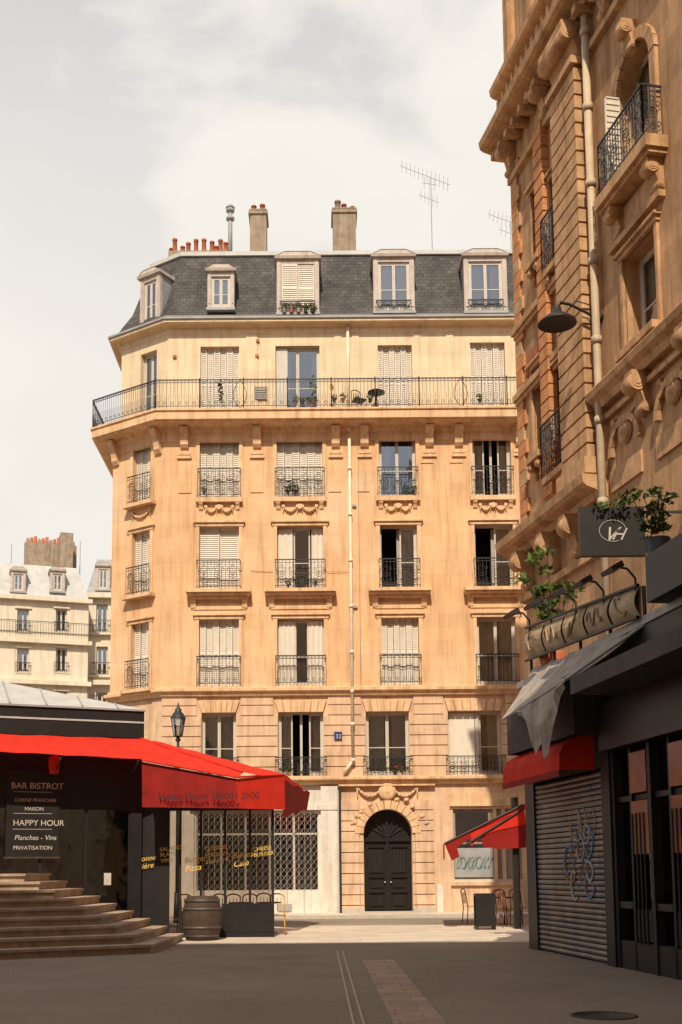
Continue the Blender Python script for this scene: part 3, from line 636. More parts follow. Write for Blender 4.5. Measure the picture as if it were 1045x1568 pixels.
mm=MB("menu_chalkboard",be,bis); mm.box(mbx0,mbx1,-.06,-.002,mz0,mz1,BLACKP); mm.box(mbx0-.04,mbx1+.04,-.07,-.062,mz0-.04,mz0,WOOD)
for yy in (1213,1246,1270): z=bis.loc(50,yy,-.06)[1]; mm.box(mbx0+.15,mbx1-.15,-.066,-.062,z,z+.008,CHALK)
mm.done()
for i,(tx,sz,px,py) in enumerate((("BAR BISTROT",.19,17,1207),("CUISINE FRANCAISE",.1,22,1227),("MAISON",.11,38,1241),("HAPPY HOUR",.18,20,1264),("Planches - Vins",.15,22,1286),("PRIVATISATION",.12,20,1301))):
    x,z=bis.loc(px,py,-.065); text(tx,bis,x,-.068,z,sz,CHALK,"menu_line_%d"%i,be,shear=.2 if i in(1,4) else 0)
x,z=bis.loc(83,1172,-.3); hb_=MB("heater_lamp",be,bis); hb_.lathe(bis.P(x,-.3,z-.2),[(.0,0),(.1,.02),(.13,.3),(.1,.4),(0,.42)],RED,12); hb_.cyl((x,-.3,z+.2),(x,0,z+.3),.02,.02,IRON,6); hb_.done()
x,z=bis.loc(165,1345,-.02); pp=MB("notice_paper",be,bis); pp.box(x-.08,x+.08,-.02,-.01,z-.15,z+.12,CHALK); pp.done()
aw=MB("front_awning",be,bis)
def cloth(mb,A,Bq,Cq,Dq,mt,nx=14,ny=5,sag=.06,wave=.02):
    A,Bq,Cq,Dq=[Vector(q) for q in (A,Bq,Cq,Dq)]; g_={}
    for i in range(nx+1):
        for j in range(ny+1):
            u=i/nx;v=j/ny; q=A.lerp(Bq,u).lerp(Dq.lerp(Cq,u),v); q.z-=sag*math.sin(math.pi*v)*(1) - wave*math.sin(u*nx*1.9+v*2); g_[i,j]=q
    for i in range(nx):
        for j in range(ny): mb.face([g_[i,j],g_[i+1,j],g_[i+1,j+1],g_[i,j+1]],mt,local=False,smooth=True)
zlo=bis.loc(215,1163,-1.0)[1]
cloth(aw,bis.P(-8,-.08,zfa-.02),bis.P(0,-.08,zfa-.02),bis.P(.15,-1.0,zlo),bis.P(-8,-1.0,zlo+.2),RED,24,5,.03,.01)
for x in (-6,-4,-2,-.3): aw.cyl((x,-.05,zlo-.3),(x,-.97,zlo-.02),.02,.02,IRON,6)
aw.done()
def W3(px,py,Y): q=wx(px,py,Y); return Vector((q[0],Y,q[1]))
ta=MB("terrace_awning",be)
O=W3(216,1131,25.4); P0=W3(236,1134,26.6); P2=W3(217,1164,24.3); P3=W3(362,1190,24.4); P1=W3(436,1186,25.6); Pm=W3(372,1182,24.5)
cloth(ta,P0,P1,Pm,O,RED,12,5,.04,.012); cloth(ta,O,Pm,P3,P2,RED,12,4,.03,.012)
ta.path([O,Pm],.03,RED,6,False); ta.path([P2,P3,P1],.022,RED,6,False)
b2=W3(218,1236,24.35);b3=W3(366,1238,24.42);b1=W3(437,1240,25.6)
def vcloth(mb,A,Bq,Cq,Dq,mt,nx=30,amp=.018):
    for i in range(nx):
        f0=i/nx;f1=(i+1)/nx; o0=Vector((0,amp*math.sin(f0*nx*.8),0));o1=Vector((0,amp*math.sin(f1*nx*.8),0))
        mb.face([A.lerp(Bq,f0),A.lerp(Bq,f1),Dq.lerp(Cq,f1)+o1,Dq.lerp(Cq,f0)+o0],mt,local=False,smooth=True)
vcloth(ta,P2+Vector((0,.06,-.03)),P3+Vector((0,.06,-.03)),b3,b2,REDSH); vcloth(ta,P3+Vector((0,.06,-.03)),P1,b1,b3,RED,10)
e1=W3(475,1214,29);e2=W3(470,1240,29);e3=W3(436,1195,25.7);e4=W3(433,1252,25.8)
cloth(ta,P1,e1,W3(440,1192,30),P0+Vector((0,3,0)),RED,8,4,.05,.02); cloth(ta,e3,e1,e2,e4,REDSH,8,3,0,.03)
ta.done()
tp=Fr((0,24.26),(1,0)); q=wx(243,1224,24.26); text("Happy Hours 16h00 / 2h00",tp,q[0],0,q[1],.20,BLACKP,"awning_text",be)
ts=MB("terrace_screen",be,Fr((0,25.6),(1,0))); X=lambda px: wx(px,1330,25.6)[0]; Zs=lambda py: wx(300,py,25.6)[1]
ts.box(X(204),X(258),0,.06,0,3.1,BLACKP); ts.box(X(204),X(420),-.01,.05,0,.12,BLACKP)
ts.box(X(340),X(420),-.02,.06,.12,Zs(1384),BLACKP); ts.box(X(204),X(420),-.02,.06,Zs(1240)-.02,Zs(1236)+.05,BLACKP)
for px in (258,276,308,345,383,418): ts.box(X(px)-.025,X(px)+.025,-.01,.05,.12,3.05,BLACKP)
ts.face([(X(258),.02,.1),(X(420),.02,.1),(X(420),.02,3.05),(X(258),.02,3.05)],glassmat("terrace_glass",(.46,.42,.37),.03))
ts.box(X(276),X(345),-.015,.045,.12,Zs(1390)*.9,BLACKP)
ts.done()
tsf=Fr((0,25.55),(1,0))
for i,(tx,sz,px,py,sh) in enumerate((("Bonne\nBière",.17,210,1320,.3),("SALADES\nPLATS\nVINS",.13,245,1304,0),("Burgers\nPizza",.19,282,1322,.3),("CUISINE\nMAISON\nFRAICHE",.14,314,1304,0),("Bières\nCafé",.19,356,1315,.3),("CHEESE\nBURGER",.125,388,1304,0))):
    q=wx(px,py,25.55); text(tx,tsf,q[0],-.0,q[1],sz,YEL,"glass_text_%d"%i,be,shear=sh,tilt=-.12)
ti=MB("terrace_furniture",be)
for x in (-3.1,-2.5,-2.1,-1.7,-1.35,-1.0): chair(ti,x,26.6+random.uniform(-.2,.6),random.uniform(-.6,.6),RATTAN)
for x in (-2.8,-1.9,-1.2): table(ti,x,27.2)
ti.done()
x=wx(310,1400,24.7)[0]; ba=MB("wine_barrel"); pr=[(0,0),(.34,0),(.37,.08),(.42,.28),(.44,.48),(.42,.68),(.37,.88),(.34,.96),(.31,.96),(.31,.93),(0,.93)]
ba.lathe((x,24.7,0),pr,WOOD,24)
for h,r in ((.08,.374),(.26,.419),(.66,.426),(.84,.387)): ba.lathe((x,24.7,h),[(r-.01,0),(r+.006,0),(r+.006,.05),(r-.01,.05)],HOOP,24)
ba.done()
st=MB("stone_steps")
u=Vector((.83,.42,0)).normalized(); n_=9
for k in range(n_):
    z0=.165*k; z1=z0+.165; c=Vector((-3.12-.37*k,20.9+.27*k,0)); t=Vector((-2.98-.37*k,24.5+.02*k,0)); l=c-u*8; l2=l+Vector((0,7,0))
    def slab(off,za,zb2):
        o=Vector((off,-off,0)); pts=[l+Vector((0,-off,0)),c+o,t+Vector((off,0,0)),Vector((t.x-3,25.2,0)),l2]
        for q,r in zip(pts,pts[1:]+pts[:1]): st.face([q+Vector((0,0,za)),r+Vector((0,0,za)),r+Vector((0,0,zb2)),q+Vector((0,0,zb2))],STEPM,local=False)
        st.face([q+Vector((0,0,zb2)) for q in pts],STEPM,local=False); st.face([q+Vector((0,0,za)) for q in pts],STEPM,local=False)
    slab(0,max(z0,.001),z1-.052); slab(.04,z1-.05,z1)
st.done()
lp=MB("street_lantern"); x,z=wx(273,1128,33); lp.wcyl((x,33,0),(x,33,.9),.11,.08,IRON,10); lp.wcyl((x,33,.9),(x,33,z),.055,.04,IRON,10)
lp.lathe((x,33,z),[(.05,-.15),(.09,-.1),(.05,-.03),(.12,0),(.14,.02)],IRON,12)
zt=wx(273,1100,33)[1]-z
LG=glassmat("lantern_glass")
for k in range(6):
    a=k*math.pi/3; a2=a+math.pi/3; p=[Vector((x+.13*math.cos(t),33+.13*math.sin(t),z+.02)) for t in (a,a2)]; q=[Vector((x+.21*math.cos(t),33+.21*math.sin(t),z+zt)) for t in (a,a2)]
    lp.wcyl(p[0],q[0],.014,.014,IRON,4); lp.wcyl(q[0],q[1],.016,.016,IRON,4); lp.face([p[0],p[1],q[1],q[0]],LG,local=False)
lp.lathe((x,33,z+zt),[(.24,0),(.15,.16),(.1,.2),(.1,.27),(.05,.32),(.02,.45),(0,.5)],IRON,12); lp.done()

# ============================================================ RIGHT TALL BUILDING
T0=Fr((4.72,24.5),(.195,-.98)); te=empty("ornate_corner_building")
tl=lambda px,py,y=0: T0.loc(px,py,y)
tx=lambda px,py: tl(px,py)[0]; tz=lambda px,py,y=0: tl(px,py,y)[1]
t=MB("walls",te,T0)
zc2=tz(925,715,-.4)
zsc=tz(980,540,-.4)
zroof=T0.loc(745,232,-.6)[1]+.1
xp0,xp1=tx(872,400),tx(912,400)
aw0,aw1=tx(952,200),tx(1004,200); azb=tz(980,262); azs=tz(980,110); ar=(aw1-aw0)/2
w2=(tx(958,450),tx(1010,450),tz(980,525),tz(980,372))
fw1=(tx(846,350),tx(874,350),tz(860,400),tz(860,255)); fw2=(tx(846,680),tx(876,680),tz(860,722),tz(860,560))
nw1=(tx(818,350),tx(832,350),tz(825,400),tz(825,285)); nw2=(tx(818,600),tx(832,600),tz(825,700),tz(825,560))
opst=[(aw0,aw1,azb,azs+ar),w2,fw1,fw2,nw1,nw2]
XE=22; ZTOP=zroof+4
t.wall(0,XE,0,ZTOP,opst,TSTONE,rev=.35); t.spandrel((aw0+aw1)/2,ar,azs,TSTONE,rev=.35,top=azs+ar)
t.face([(0,0,0),(0,12,0),(0,12,ZTOP),(0,0,ZTOP)],TSTONE)
t.face([(0,0,ZTOP),(XE,0,ZTOP),(XE,12,ZTOP),(0,12,ZTOP)],ZINC)
for o in opst: window(t,*o,'curt',dep=.3) if o[1]-o[0]>.7 else window(t,*o,'glass',dep=.3)
t.done()
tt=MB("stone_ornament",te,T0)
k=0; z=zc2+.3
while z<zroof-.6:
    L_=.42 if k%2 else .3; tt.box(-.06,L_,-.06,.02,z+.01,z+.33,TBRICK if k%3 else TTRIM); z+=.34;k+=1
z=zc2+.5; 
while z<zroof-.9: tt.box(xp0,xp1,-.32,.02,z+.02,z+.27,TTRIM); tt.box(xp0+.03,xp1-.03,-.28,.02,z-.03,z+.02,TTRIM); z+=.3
xq0,xq1=tx(836,400),tx(846,400)
z=zc2+.5
while z<zroof-.9: tt.box(xq0-.1,xq1,-.18,.02,z+.02,z+.27,TBRICK); tt.box(xq0-.08,xq1-.02,-.15,.02,z-.03,z+.02,TBRICK); z+=.3
def volute(mb,x,y,z,r,w,mt):
    for i in range(3): mb.cyl((x-w/2-.01*i,y,z),(x+w/2+.01*i,y,z),r*(1-.3*i),r*(1-.3*i),mt,14)
def console(mb,x0,x1,zt,zb,pr,y,mt):
    bracket(mb,x0,x1,zt,zb,pr,y,mt); volute(mb,(x0+x1)/2,y-pr*.72,zt-(zt-zb)*.28,(zt-zb)*.22,(x1-x0)+.04,mt); volute(mb,(x0+x1)/2,y-pr*.28,zb+(zt-zb)*.12,(zt-zb)*.12,(x1-x0)+.04,mt)
console(tt,xp0,xp1,zroof-.1,zroof-.9,.55,-.0,TTRIM); tt.box(xp0-.06,xp1+.06,-.4,.02,zroof-1.05,zroof-.9,TTRIM)
tt.box(xp0-.08,xp1+.08,-.42,.02,zc2+.18,zc2+.5,TTRIM)
def corn(z0,pr,h,xa,xb):
    tt.prof(xa,xb,[(.02,z0),(-pr*.35,z0),(-pr*.45,z0+h*.3),(-pr*.85,z0+h*.45),(-pr,z0+h*.6),(-pr*1.05,z0+h),(.02,z0+h)],TTRIM)
corn(zroof,.6,.4,-.6,XE)
x=-.4
while x<9: tt.box(x,x+.16,-.4,.02,zroof-.16,zroof-.003,TTRIM); x+=.42
for x in (-.05,tx(845,400),tx(925,200)+.3,tx(1000,200)+.3): console(tt,x,x+.24,zroof-.003,zroof-.8,.38,0,TTRIM)
tt.box(-.1,XE,-.12,.02,zroof-.95,zroof-.8,TTRIM)
corn(zroof+1.3,.38,.35,-.4,XE)
x=-.3
while x<9: tt.box(x,x+.12,-.26,.02,zroof+1.12,zroof+1.297,TTRIM); x+=.3
x=.1
while x<9: tt.box(x,x+.7,-.1,.02,zroof+.5,zroof+1.05,TBRICK); x+=1.0
tt.box(-.15,XE,-.12,.02,zroof+1.7,zroof+1.85,TTRIM)
x=.1
while x<9: tt.box(x,x+.25,-.2,.02,zroof+1.85,zroof+4,TTRIM); x+=1.4
for py in (430,545): 
    z=tz(860,py); tt.box(-.12,xp0,-.14,.02,z,z+.14,TTRIM); tt.box(-.08,xp0,-.09,.02,z-.1,z-.002,TTRIM)
for o in (fw1,fw2,nw1,nw2,w2): architrave(tt,*o,0,TTRIM,.1,.06); tt.box(o[0]-.1,o[1]+.1,-.22,.02,o[2]-.14,o[2]-.003,TTRIM); console(tt,o[0],o[0]+.12,o[2]-.145,o[2]-.5,.18,0,TTRIM); console(tt,o[1]-.12,o[1],o[2]-.145,o[2]-.5,.18,0,TTRIM)
corn(zc2-.3,.5,.42,-.5,tx(930,720))
for px in (812,852,890): x=tx(px,780); console(tt,x-.14,x+.14,zc2-.303,zc2-1.15,.42,0,TTRIM)
tt.box(-.1,tx(930,720),-.12,.02,zc2-1.35,zc2-1.2,TTRIM)
xs0=tx(922,600)
tt.prof(xs0,XE,[(.02,zsc-.1),(-.15,zsc-.1),(-.2,zsc+.02),(-.32,zsc+.1),(-.35,zsc+.22),(-.3,zsc+.28),(.02,zsc+.3)],TTRIM)
tt.box(xs0,XE,-.1,.02,zsc-.35,zsc-.25,TTRIM)
x=xs0+.3
while x<9:
    console(tt,x+1.3,x+1.58,zsc-.103,zsc-.85,.36,0,TTRIM)
    tt.arch(x+.65,.5,.62,zsc-1.15,TTRIM,-.1,.02,9); tt.lathe(T0.P(x+.65,-.02,zsc-.85),[(.22,0),(.2,.07),(.1,.05),(.05,.12),(0,.13)],TTRIM,12,-T0.i)
    swag(tt,x+.2,x+1.1,zsc-.5,0,.18,TTRIM); tt.box(x,x+1.2,-.05,.02,zsc-1.8,zsc-1.4,TTRIM); x+=1.75
tt.arch((aw0+aw1)/2,ar+.02,ar+.22,azs,TTRIM,-.08,.02,11); tt.box(aw0-.2,aw0,-.07,.02,azb,azs,TTRIM);tt.box(aw1,aw1+.2,-.07,.02,azb,azs,TTRIM)
console(tt,(aw0+aw1)/2-.12,(aw0+aw1)/2+.12,azs+ar+.45,azs+ar-.1,.3,0,TTRIM)
tt.box(aw0-.4,aw1+.4,-.42,.02,azb-.22,azb-.003,TTRIM); tt.box(aw0-.35,aw1+.35,-.34,.02,azb-.3,azb-.222,TTRIM)
for x in (aw0-.2,aw1): console(tt,x,x+.22,azb-.303,azb-.85,.3,0,TTRIM)
tt.box(w2[0]-.35,w2[1]+.35,-.14,.02,w2[3]+.3,w2[3]+.42,TTRIM); tt.box(w2[0]-.2,w2[1]+.2,-.05,.02,w2[3]+.5,w2[3]+.95,TTRIM)
tt.arch((nw2[0]+nw2[1])/2,.3,.5,nw2[3]-.05,TERRA,-.09,.02,7)
tt.done()
tr=MB("balcony_ironwork",te,T0)
def tr_rail(o,h,pr,ex=.1):
    a,b=o[0]-ex,o[1]+ex; A=T0.P(a,-pr,0);Bq=T0.P(b,-pr,0); rail(tr,A[:2],Bq[:2],o[2],h,.1,.012,2)
    rail(tr,A[:2],T0.P(a,0,0)[:2],o[2],h,.12,.012,2); rail(tr,Bq[:2],T0.P(b,0,0)[:2],o[2],h,.12,.012,2)
tr_rail(fw1,1.15,.22); tr_rail(fw2,1.15,.22); tr_rail((aw0,aw1,azb),1.0,.37,.25); tr.done()
tp_=MB("downpipe",te,T0); x=tx(921,400); z0=tz(921,780); tp_.cyl((x,-.16,3),(x,-.16,zroof-.2),.075,.075,PIPE2,12)
z=z0
while z<zroof-.3: tp_.cyl((x,-.16,z-.07),(x,-.16,z+.07),.1,.1,PIPE2,12); z+=1.6
tp_.done()
sh_=MB("open_window_shutter",te,T0); sh_.box(aw0-.02,aw0+.02,-.32,-.02,azb+.1,azs,SHUT)
for k in range(14): zz=azb+.25+k*.12; sh_.box(aw0-.035,aw0+.035,-.3,-.04,zz,zz+.03,SHUT)
sh_.done()
wl=MB("wall_street_lamp",None,T0); x,z=T0.loc(918,487,-.05); wl.cyl((x,0,z),(x,-.12,z),.09,.07,IRON,10)
pts=[(x,-.1,z),(x,-.35,z+.1),(x,-.65,z+.22),(x,-.85,z+.24),(x,-.92,z+.12)]; wl.path(pts,.028,IRON,8)
wl.lathe(T0.P(x,-.92,z-.2),[(.37,0),(.36,.03),(.24,.13),(.1,.19),(.08,.32),(.04,.36),(0,.37)],IRON,24); wl.lathe(T0.P(x,-.92,z-.2),[(.36,.005),(.2,.08),(0,.09)],TARP,20)
wl.path([(x-.0,-.12,z+.02),(x,-.25,z+.25),(x,-.5,z+.3),(x,-.6,z+.2)],.012,IRON,6); wl.done()

# ============================================================ SHOP (right)
S=Fr((4.04,20.9),(.139,-.99)); se=empty("corner_shop")
s=MB("shop_walls",se,S)
s.box(-.5,12,.25,2.6,0,5.0,BLACKP); s.box(-.45,-.02,0,.3,0,3.1,BLACKP); s.box(-.45,3.5,.02,.3,3.1,5.0,TARP); s.box(-.6,12,-.05,2.6,5.0,5.12,ZINC)
s.box(3.42,3.75,-.05,.3,0,4.6,BLACKP); s.box(3.75,12,-.02,.3,3.3,5.0,BLACKP)
x=3.75
while x<11:
    s.box(x,x+.1,-.02,.2,0,3.3,BLACKP); s.box(x+.62,x+.7,-.0,.2,0,3.3,BLACKP)
    s.face([(x+.1,.12,.4),(x+1.3,.12,.4),(x+1.3,.12,3.2),(x+.1,.12,3.2)],GLASSD); s.box(x+.1,x+1.3,.0,.18,0,.42,BLACKP); s.box(x+.1,x+1.3,.04,.1,2.5,2.58,BLACKP)
    s.face([(x+.1,.24,.4),(x+1.3,.24,.4),(x+1.3,.24,3.2),(x+.1,.24,3.2)],DOORM)
    s.box(x+.72,x+1.28,-.02,.1,1.7,2.48,WARMR); s.box(x+.72,x+1.28,-.02,.1,.45,.9,DOORM); s.box(x+.72,x+1.28,-.03,.1,2.6,3.2,WARMR)  # warm panels are painted reflections in the glass
    for k in range(4): s.cyl((x+.75+.13*k,-.03,.4),(x+.75+.13*k,-.03,2.3),.012,.012,IRON,5)
    s.box(x+.12,x+.6,-.0,.1,.9,1.0,BLACKP)
    x+=1.3
s.box(4.6,12,-.95,.0,4.05,4.3,TARP); s.box(3.75,12,-.2,0,3.3,4.05,DOORM)
s.done()
r=MB("roller_shutter",se,S)
z=0.02
while z<3.05:
    r.prof(0,3.42,[(.1,z),(.05,z+.012),(.035,z+.045),(.05,z+.078),(.1,z+.09)],METAL); z+=.092
r.box(-.02,.04,-.0,.1,0,3.1,IRON); r.box(3.38,3.44,-.0,.1,0,3.1,IRON); r.done()
gr=MB("shutter_graffiti",se,S)
for k in range(22):
    x=min(3.1,max(1.2,random.gauss(2.25,.4))); z=random.uniform(1.35,2.3); pts=[(x,.03,z)]; a=random.uniform(0,6)
    for j in range(8): a+=random.uniform(.2,1.0); x+=.1*math.cos(a); z+=.12*math.sin(a); pts.append((x,.034,z))
    gr.path(pts,random.choice((.006,.01,.02)),GRAF[random.choice((1,1,1,2,3,3))],4)
gr.done()
ra=MB("red_awning",se,S); xa=S.loc(770,1200,-.6)[0]; xb=S.loc(884,1200,-.3)[0]
pr=[(0,3.66),(-.3,3.62),(-.5,3.5),(-.58,3.34),(-.6,3.08)]
for k in range(16):
    a=xa+(xb-xa)*k/16;b2=xa+(xb-xa)*(k+1)/16; wv=.012
    for p,q in zip(pr,pr[1:]): ra.face([(a,p[0]+wv*math.sin(k*1.7),p[1]),(b2,p[0]+wv*math.sin(k*1.7+1.7),p[1]),(b2,q[0]+wv*math.sin(k*1.7+1.7),q[1]),(a,q[0]+wv*math.sin(k*1.7),q[1])],RED,smooth=True)
    ra.face([(a,-.602,3.08),(b2,-.602,3.08),(b2,-.602,2.97+.01*(k%2)),(a,-.602,2.97+.01*((k+1)%2))],REDSH)
ra.face([(xa,*p) for p in pr]+[(xa,0,3.08)],RED); ra.face([(xb,*p) for p in pr]+[(xb,0,3.08)],RED)
ra.done()
tb=MB("grey_tarpaulin_awning",se,S)
A=S.loc(815,1025,0);Bq=S.loc(990,955,0);Cq=S.loc(868,1040,-.85);Dq=S.loc(770,1102,-.85)
PA_=S.P(A[0],0,A[1]);PB_=S.P(Bq[0],0,Bq[1]);PC=S.P(Cq[0],-.85,Cq[1]);PD=S.P(Dq[0],-.85,Dq[1])
cloth(tb,PA_,PB_,PC,PD,GREYC,18,6,.05,.03)
xw=S.loc(880,1130,-.5)[0]; xv=S.loc(777,1130,-.55)[0]
tb.face([(xv,-.55,3.6),(xw,-.5,3.6),(xw,-.5,4.6),(xv,-.55,4.4)],TARP); tb.face([(xw,-.5,3.6),(xw,0,3.6),(xw,0,4.7),(xw,-.5,4.6)],TARP); tb.face([(xv,-.55,3.6),(xv,0,3.6),(xv,0,4.7),(xv,-.55,4.4)],TARP)
nseg=14
for k in range(nseg):   # torn hanging cloth
    f=k/nseg;g2=(k+1)/nseg; q0=PD.lerp(PC,.3+.7*f);q1=PD.lerp(PC,.3+.7*g2); Lf=lambda v:.12+.85*math.sin(v*math.pi*.95)**2*(1+.25*math.sin(v*23)); l0=Lf(f);l1=Lf(g2)
    o0=Vector((-.08+.06*math.sin(f*19),-.06,0));o1=Vector((-.08+.06*math.sin(g2*19),-.06,0))
    tb.face([q0,q1,q1+o1-Vector((0,0,l1*.5)),q0+o0-Vector((0,0,l0*.5))],GREYC,local=False,smooth=True); tb.face([q1+o1-Vector((0,0,l1*.5)),q0+o0-Vector((0,0,l0*.5)),q0+o0*.4-Vector((0,0,l0)),q1+o1*.4-Vector((0,0,l1))],GREYC,local=False,smooth=True)
tb.path([PD,PC],.025,ZINC,6,False); tb.path([PC,PB_],.025,ZINC,6,False); tb.done()
sg=MB("shop_fascia_sign",se,S); c1=S.loc(806,962,-.1);c2=S.loc(806,1012,-.1);c3=S.loc(978,945,-.1);c4=S.loc(978,896,-.1)
for k in range(5):
    f0=k/5+.008;f1=(k+1)/5-.008
    for j in range(6):
        v0=j/6;v1=(j+1)/6
        def pt(f,v): 
            x=c1[0]+(c4[0]-c1[0])*f; zt_=c1[1]+(c4[1]-c1[1])*f; zb2=c2[1]+(c3[1]-c2[1])*f; return (x,-.06-.1*math.sin(math.pi*v),zb2+(zt_-zb2)*v)
        sg.face([pt(f0,v0),pt(f1,v0),pt(f1,v1),pt(f0,v1)],SIGNB,smooth=True)
    xc=c2[0]+(c3[0]-c2[0])*(f0+f1)/2; zc_=(c1[1]+c2[1])/2+((c4[1]+c3[1])/2-(c1[1]+c2[1])/2)*(f0+f1)/2
    hw=.3
    if k%2==0: sg.path([(xc+hw*math.cos(q*.42)*(.8-.03*q),-.17,zc_+.17*math.sin(q*.42+k)) for q in range(12)],.018,GOLD,5)
    else: sg.path([(xc-.3+.05*q,-.17,zc_+.13*math.sin(q*1.0)) for q in range(13)],.018,GOLD,5)
sg.face([(c1[0],-.05,c1[1]),(c2[0],-.05,c2[1]),(c3[0],-.05,c3[1]),(c4[0],-.05,c4[1])],SIGNB)
sg.path([(c1[0],-.11,c1[1]),(c4[0],-.11,c4[1])],.03,IRON,6); sg.path([(c2[0],-.11,c2[1]),(c3[0],-.11,c3[1])],.03,IRON,6); 
for f in (0,.25,.5,.75,1): x=c2[0]+(c3[0]-c2[0])*f; sg.cyl((x,-.0,4.6),(x,-.0,c1[1]+(c4[1]-c1[1])*f),.03,.03,IRON,6)
sg.done()
fl=MB("sign_floodlights",se,S)
for k in range(5):
    f=.04+.235*k; x=c1[0]+(c4[0]-c1[0])*f; z=c1[1]+(c4[1]-c1[1])*f
    fl.path([(x,-.1,z-.25),(x,-.1,z+.12),(x,-.22,z+.26),(x,-.36,z+.28),(x,-.42,z+.24)],.018,IRON,6); fl.prof(x-.2,x+.2,[(-.34,z+.25),(-.52,z+.17),(-.55,z+.23),(-.38,z+.33)],IRON)
fl.done()
bx=MB("black_sign_box",se,S); q0=S.loc(988,852,-.35);q1=S.loc(988,925,-.35); bx.box(q0[0],q0[0]+3,-.35,.2,q1[1],q0[1],BLACKP); bx.done()
hs=empty("hanging_shop_sign"); hf=Fr((0,17.6),(1,0)); a=hf.loc(887,776);b=hf.loc(990,850)
h=MB("panel",hs,hf); h.box(a[0],b[0],0,.12,b[1],a[1],BLACKP); h.box(b[0],6.2,.04,.08,a[1]-.1,a[1]-.06,IRON); h.box(b[0],6.2,.04,.08,b[1]+.06,b[1]+.1,IRON); h.done()
text("V",hf,a[0]+.36,-.004,b[1]+.24,.34,CHALK,"letter_v",hs,shear=.5); text("H",hf,a[0]+.5,-.004,b[1]+.26,.28,CHALK,"letter_h",hs,shear=.5)
rg=MB("ring",hs,hf); cxr,czr=(a[0]+b[0])/2,(a[1]+b[1])/2; rg.path([(cxr+.22*math.cos(k*.2856),-.01,czr+.18*math.sin(k*.2856)) for k in range(19)],.005,CHALK,4); rg.done()
pl=MB("potted_shrub"); 
base=Vector((4.35,20.2,5.12)); pl.lathe(base,[(.2,0),(.26,.35),(.22,.35),(0,.33)],TERRA,12)
def shrub(mb,b0,tips,lm,n=60,size=.07,rad=.2):
    for t_ in tips:
        q=b0+Vector(t_); m1=b0.lerp(q,.5)+Vector((random.uniform(-.08,.08),0,.05)); mb.wcyl(b0+Vector((0,0,.3)),m1,.02,.013,WOOD,5); mb.wcyl(m1,q,.013,.006,WOOD,5)
        for f in (.45,.7,1.0): mb.leaves(b0.lerp(q,f)+Vector((random.uniform(-.1,.1),random.uniform(-.1,.1),.02)),(rad*f,rad*f,rad*.5*f),int(n*f*.6),size,lm)
shrub(pl,base,[W3(px,py,20.0)-base for px,py in ((808,885),(812,858),(838,848),(828,872),(848,902),(868,900),(884,905),(842,925),(858,915),(822,905))],[LEAF,LEAF,LEAF,LEAFD],34,.085,.2); pl.done()
pl=MB("potted_shrub"); b0=W3(1008,845,16.6); pl.lathe(b0,[(.15,-.1),(.2,.2),(0,.2)],IRON,12)
shrub(pl,b0,[W3(px,py,16.6)-b0 for px,py in ((985,760),(1008,755),(1020,775),(998,800),(1015,765),(970,765))],[LEAFD,LEAFD,LEAF],45,.06,.18); pl.leaves(W3(940,772,17.5),(.35,.15,.06),70,.05,[LEAFD,LEAF]); pl.done()

# ============================================================ far café on the right
ce=empty("cafe_awning"); c=MB("canopy",ce)
y0,y1=28,31.5; R1=W3(802,1232,y0);L1=W3(681,1292,y0); R2=Vector((R1.x+.5,y1,R1.z));L2=Vector((L1.x+.35,y1,L1.z+.05))
cloth(c,R1+Vector((1.2,0,.45)),R2+Vector((1,0,.45)),L2,L1,RED,8,8,.05,.02); cloth(c,R1,R1+Vector((1.2,0,.45)),R2+Vector((1,0,.45)),R2,RED,6,6,.0,.0)
c.face([W3(px,py,y0) for px,py in ((681,1292),(720,1270),(722,1283),(700,1297),(704,1312),(692,1318))],REDSH,local=False)
c.face([W3(px,py,y0+.02) for px,py in ((720,1271),(802,1232),(806,1262),(760,1272),(735,1283),(722,1296))],RED,local=False)
c.face([W3(px,py,y0+.04) for px,py in ((735,1280),(806,1258),(806,1298),(762,1300),(740,1296))],REDSH,local=False)
n=7
for k in range(n):
    f0=k/n;f1=(k+1)/n
    a=L1.lerp(L2,f0);b=L1.lerp(L2,f1); c.face([a,b,b-Vector((0,0,.36)),(a+b)/2-Vector((0,0,.44)),a-Vector((0,0,.36))],RED,local=False)
c.path([L1,R1],.03,IRON,6,False); c.path([R1-Vector((0,0,.1)),L1+Vector((.5,0,-.05))],.03,IRON,6,False)
xp=wx(792,1350,28.2)[0]; c.box(xp-.08,xp+.08,28.2,28.36,0,R1.z+.2,BLACKP); c.done()
mb_=MB("cafe_board"); q0=W3(729,1368,27.9);q1=W3(760,1425,27.9); mb_.box(q0.x,q1.x,27.9,27.96,.08,q0.z,BLACKP); mb_.box(q0.x,q1.x,28.3,28.36,.08,q0.z-.02,BLACKP); mb_.box(q0.x,q1.x,27.96,28.3,q0.z-.08,q0.z-.01,IRON)
for xx in (q0.x,q1.x-.05): mb_.box(xx,xx+.05,27.89,28.37,0,.08,IRON)
mb_.done()
for k,(px,Y) in enumerate(((767,29.2),(777,29.8),(786,29.0),(724,31.5),(798,30.3))):
    m_=MB("cafe_chair"); chair(m_,wx(px,1400,Y)[0],Y,.6*k,WARMR); m_.done()
m_=MB("cafe_table"); table(m_,wx(772,1400,30.4)[0],30.4); m_.done()

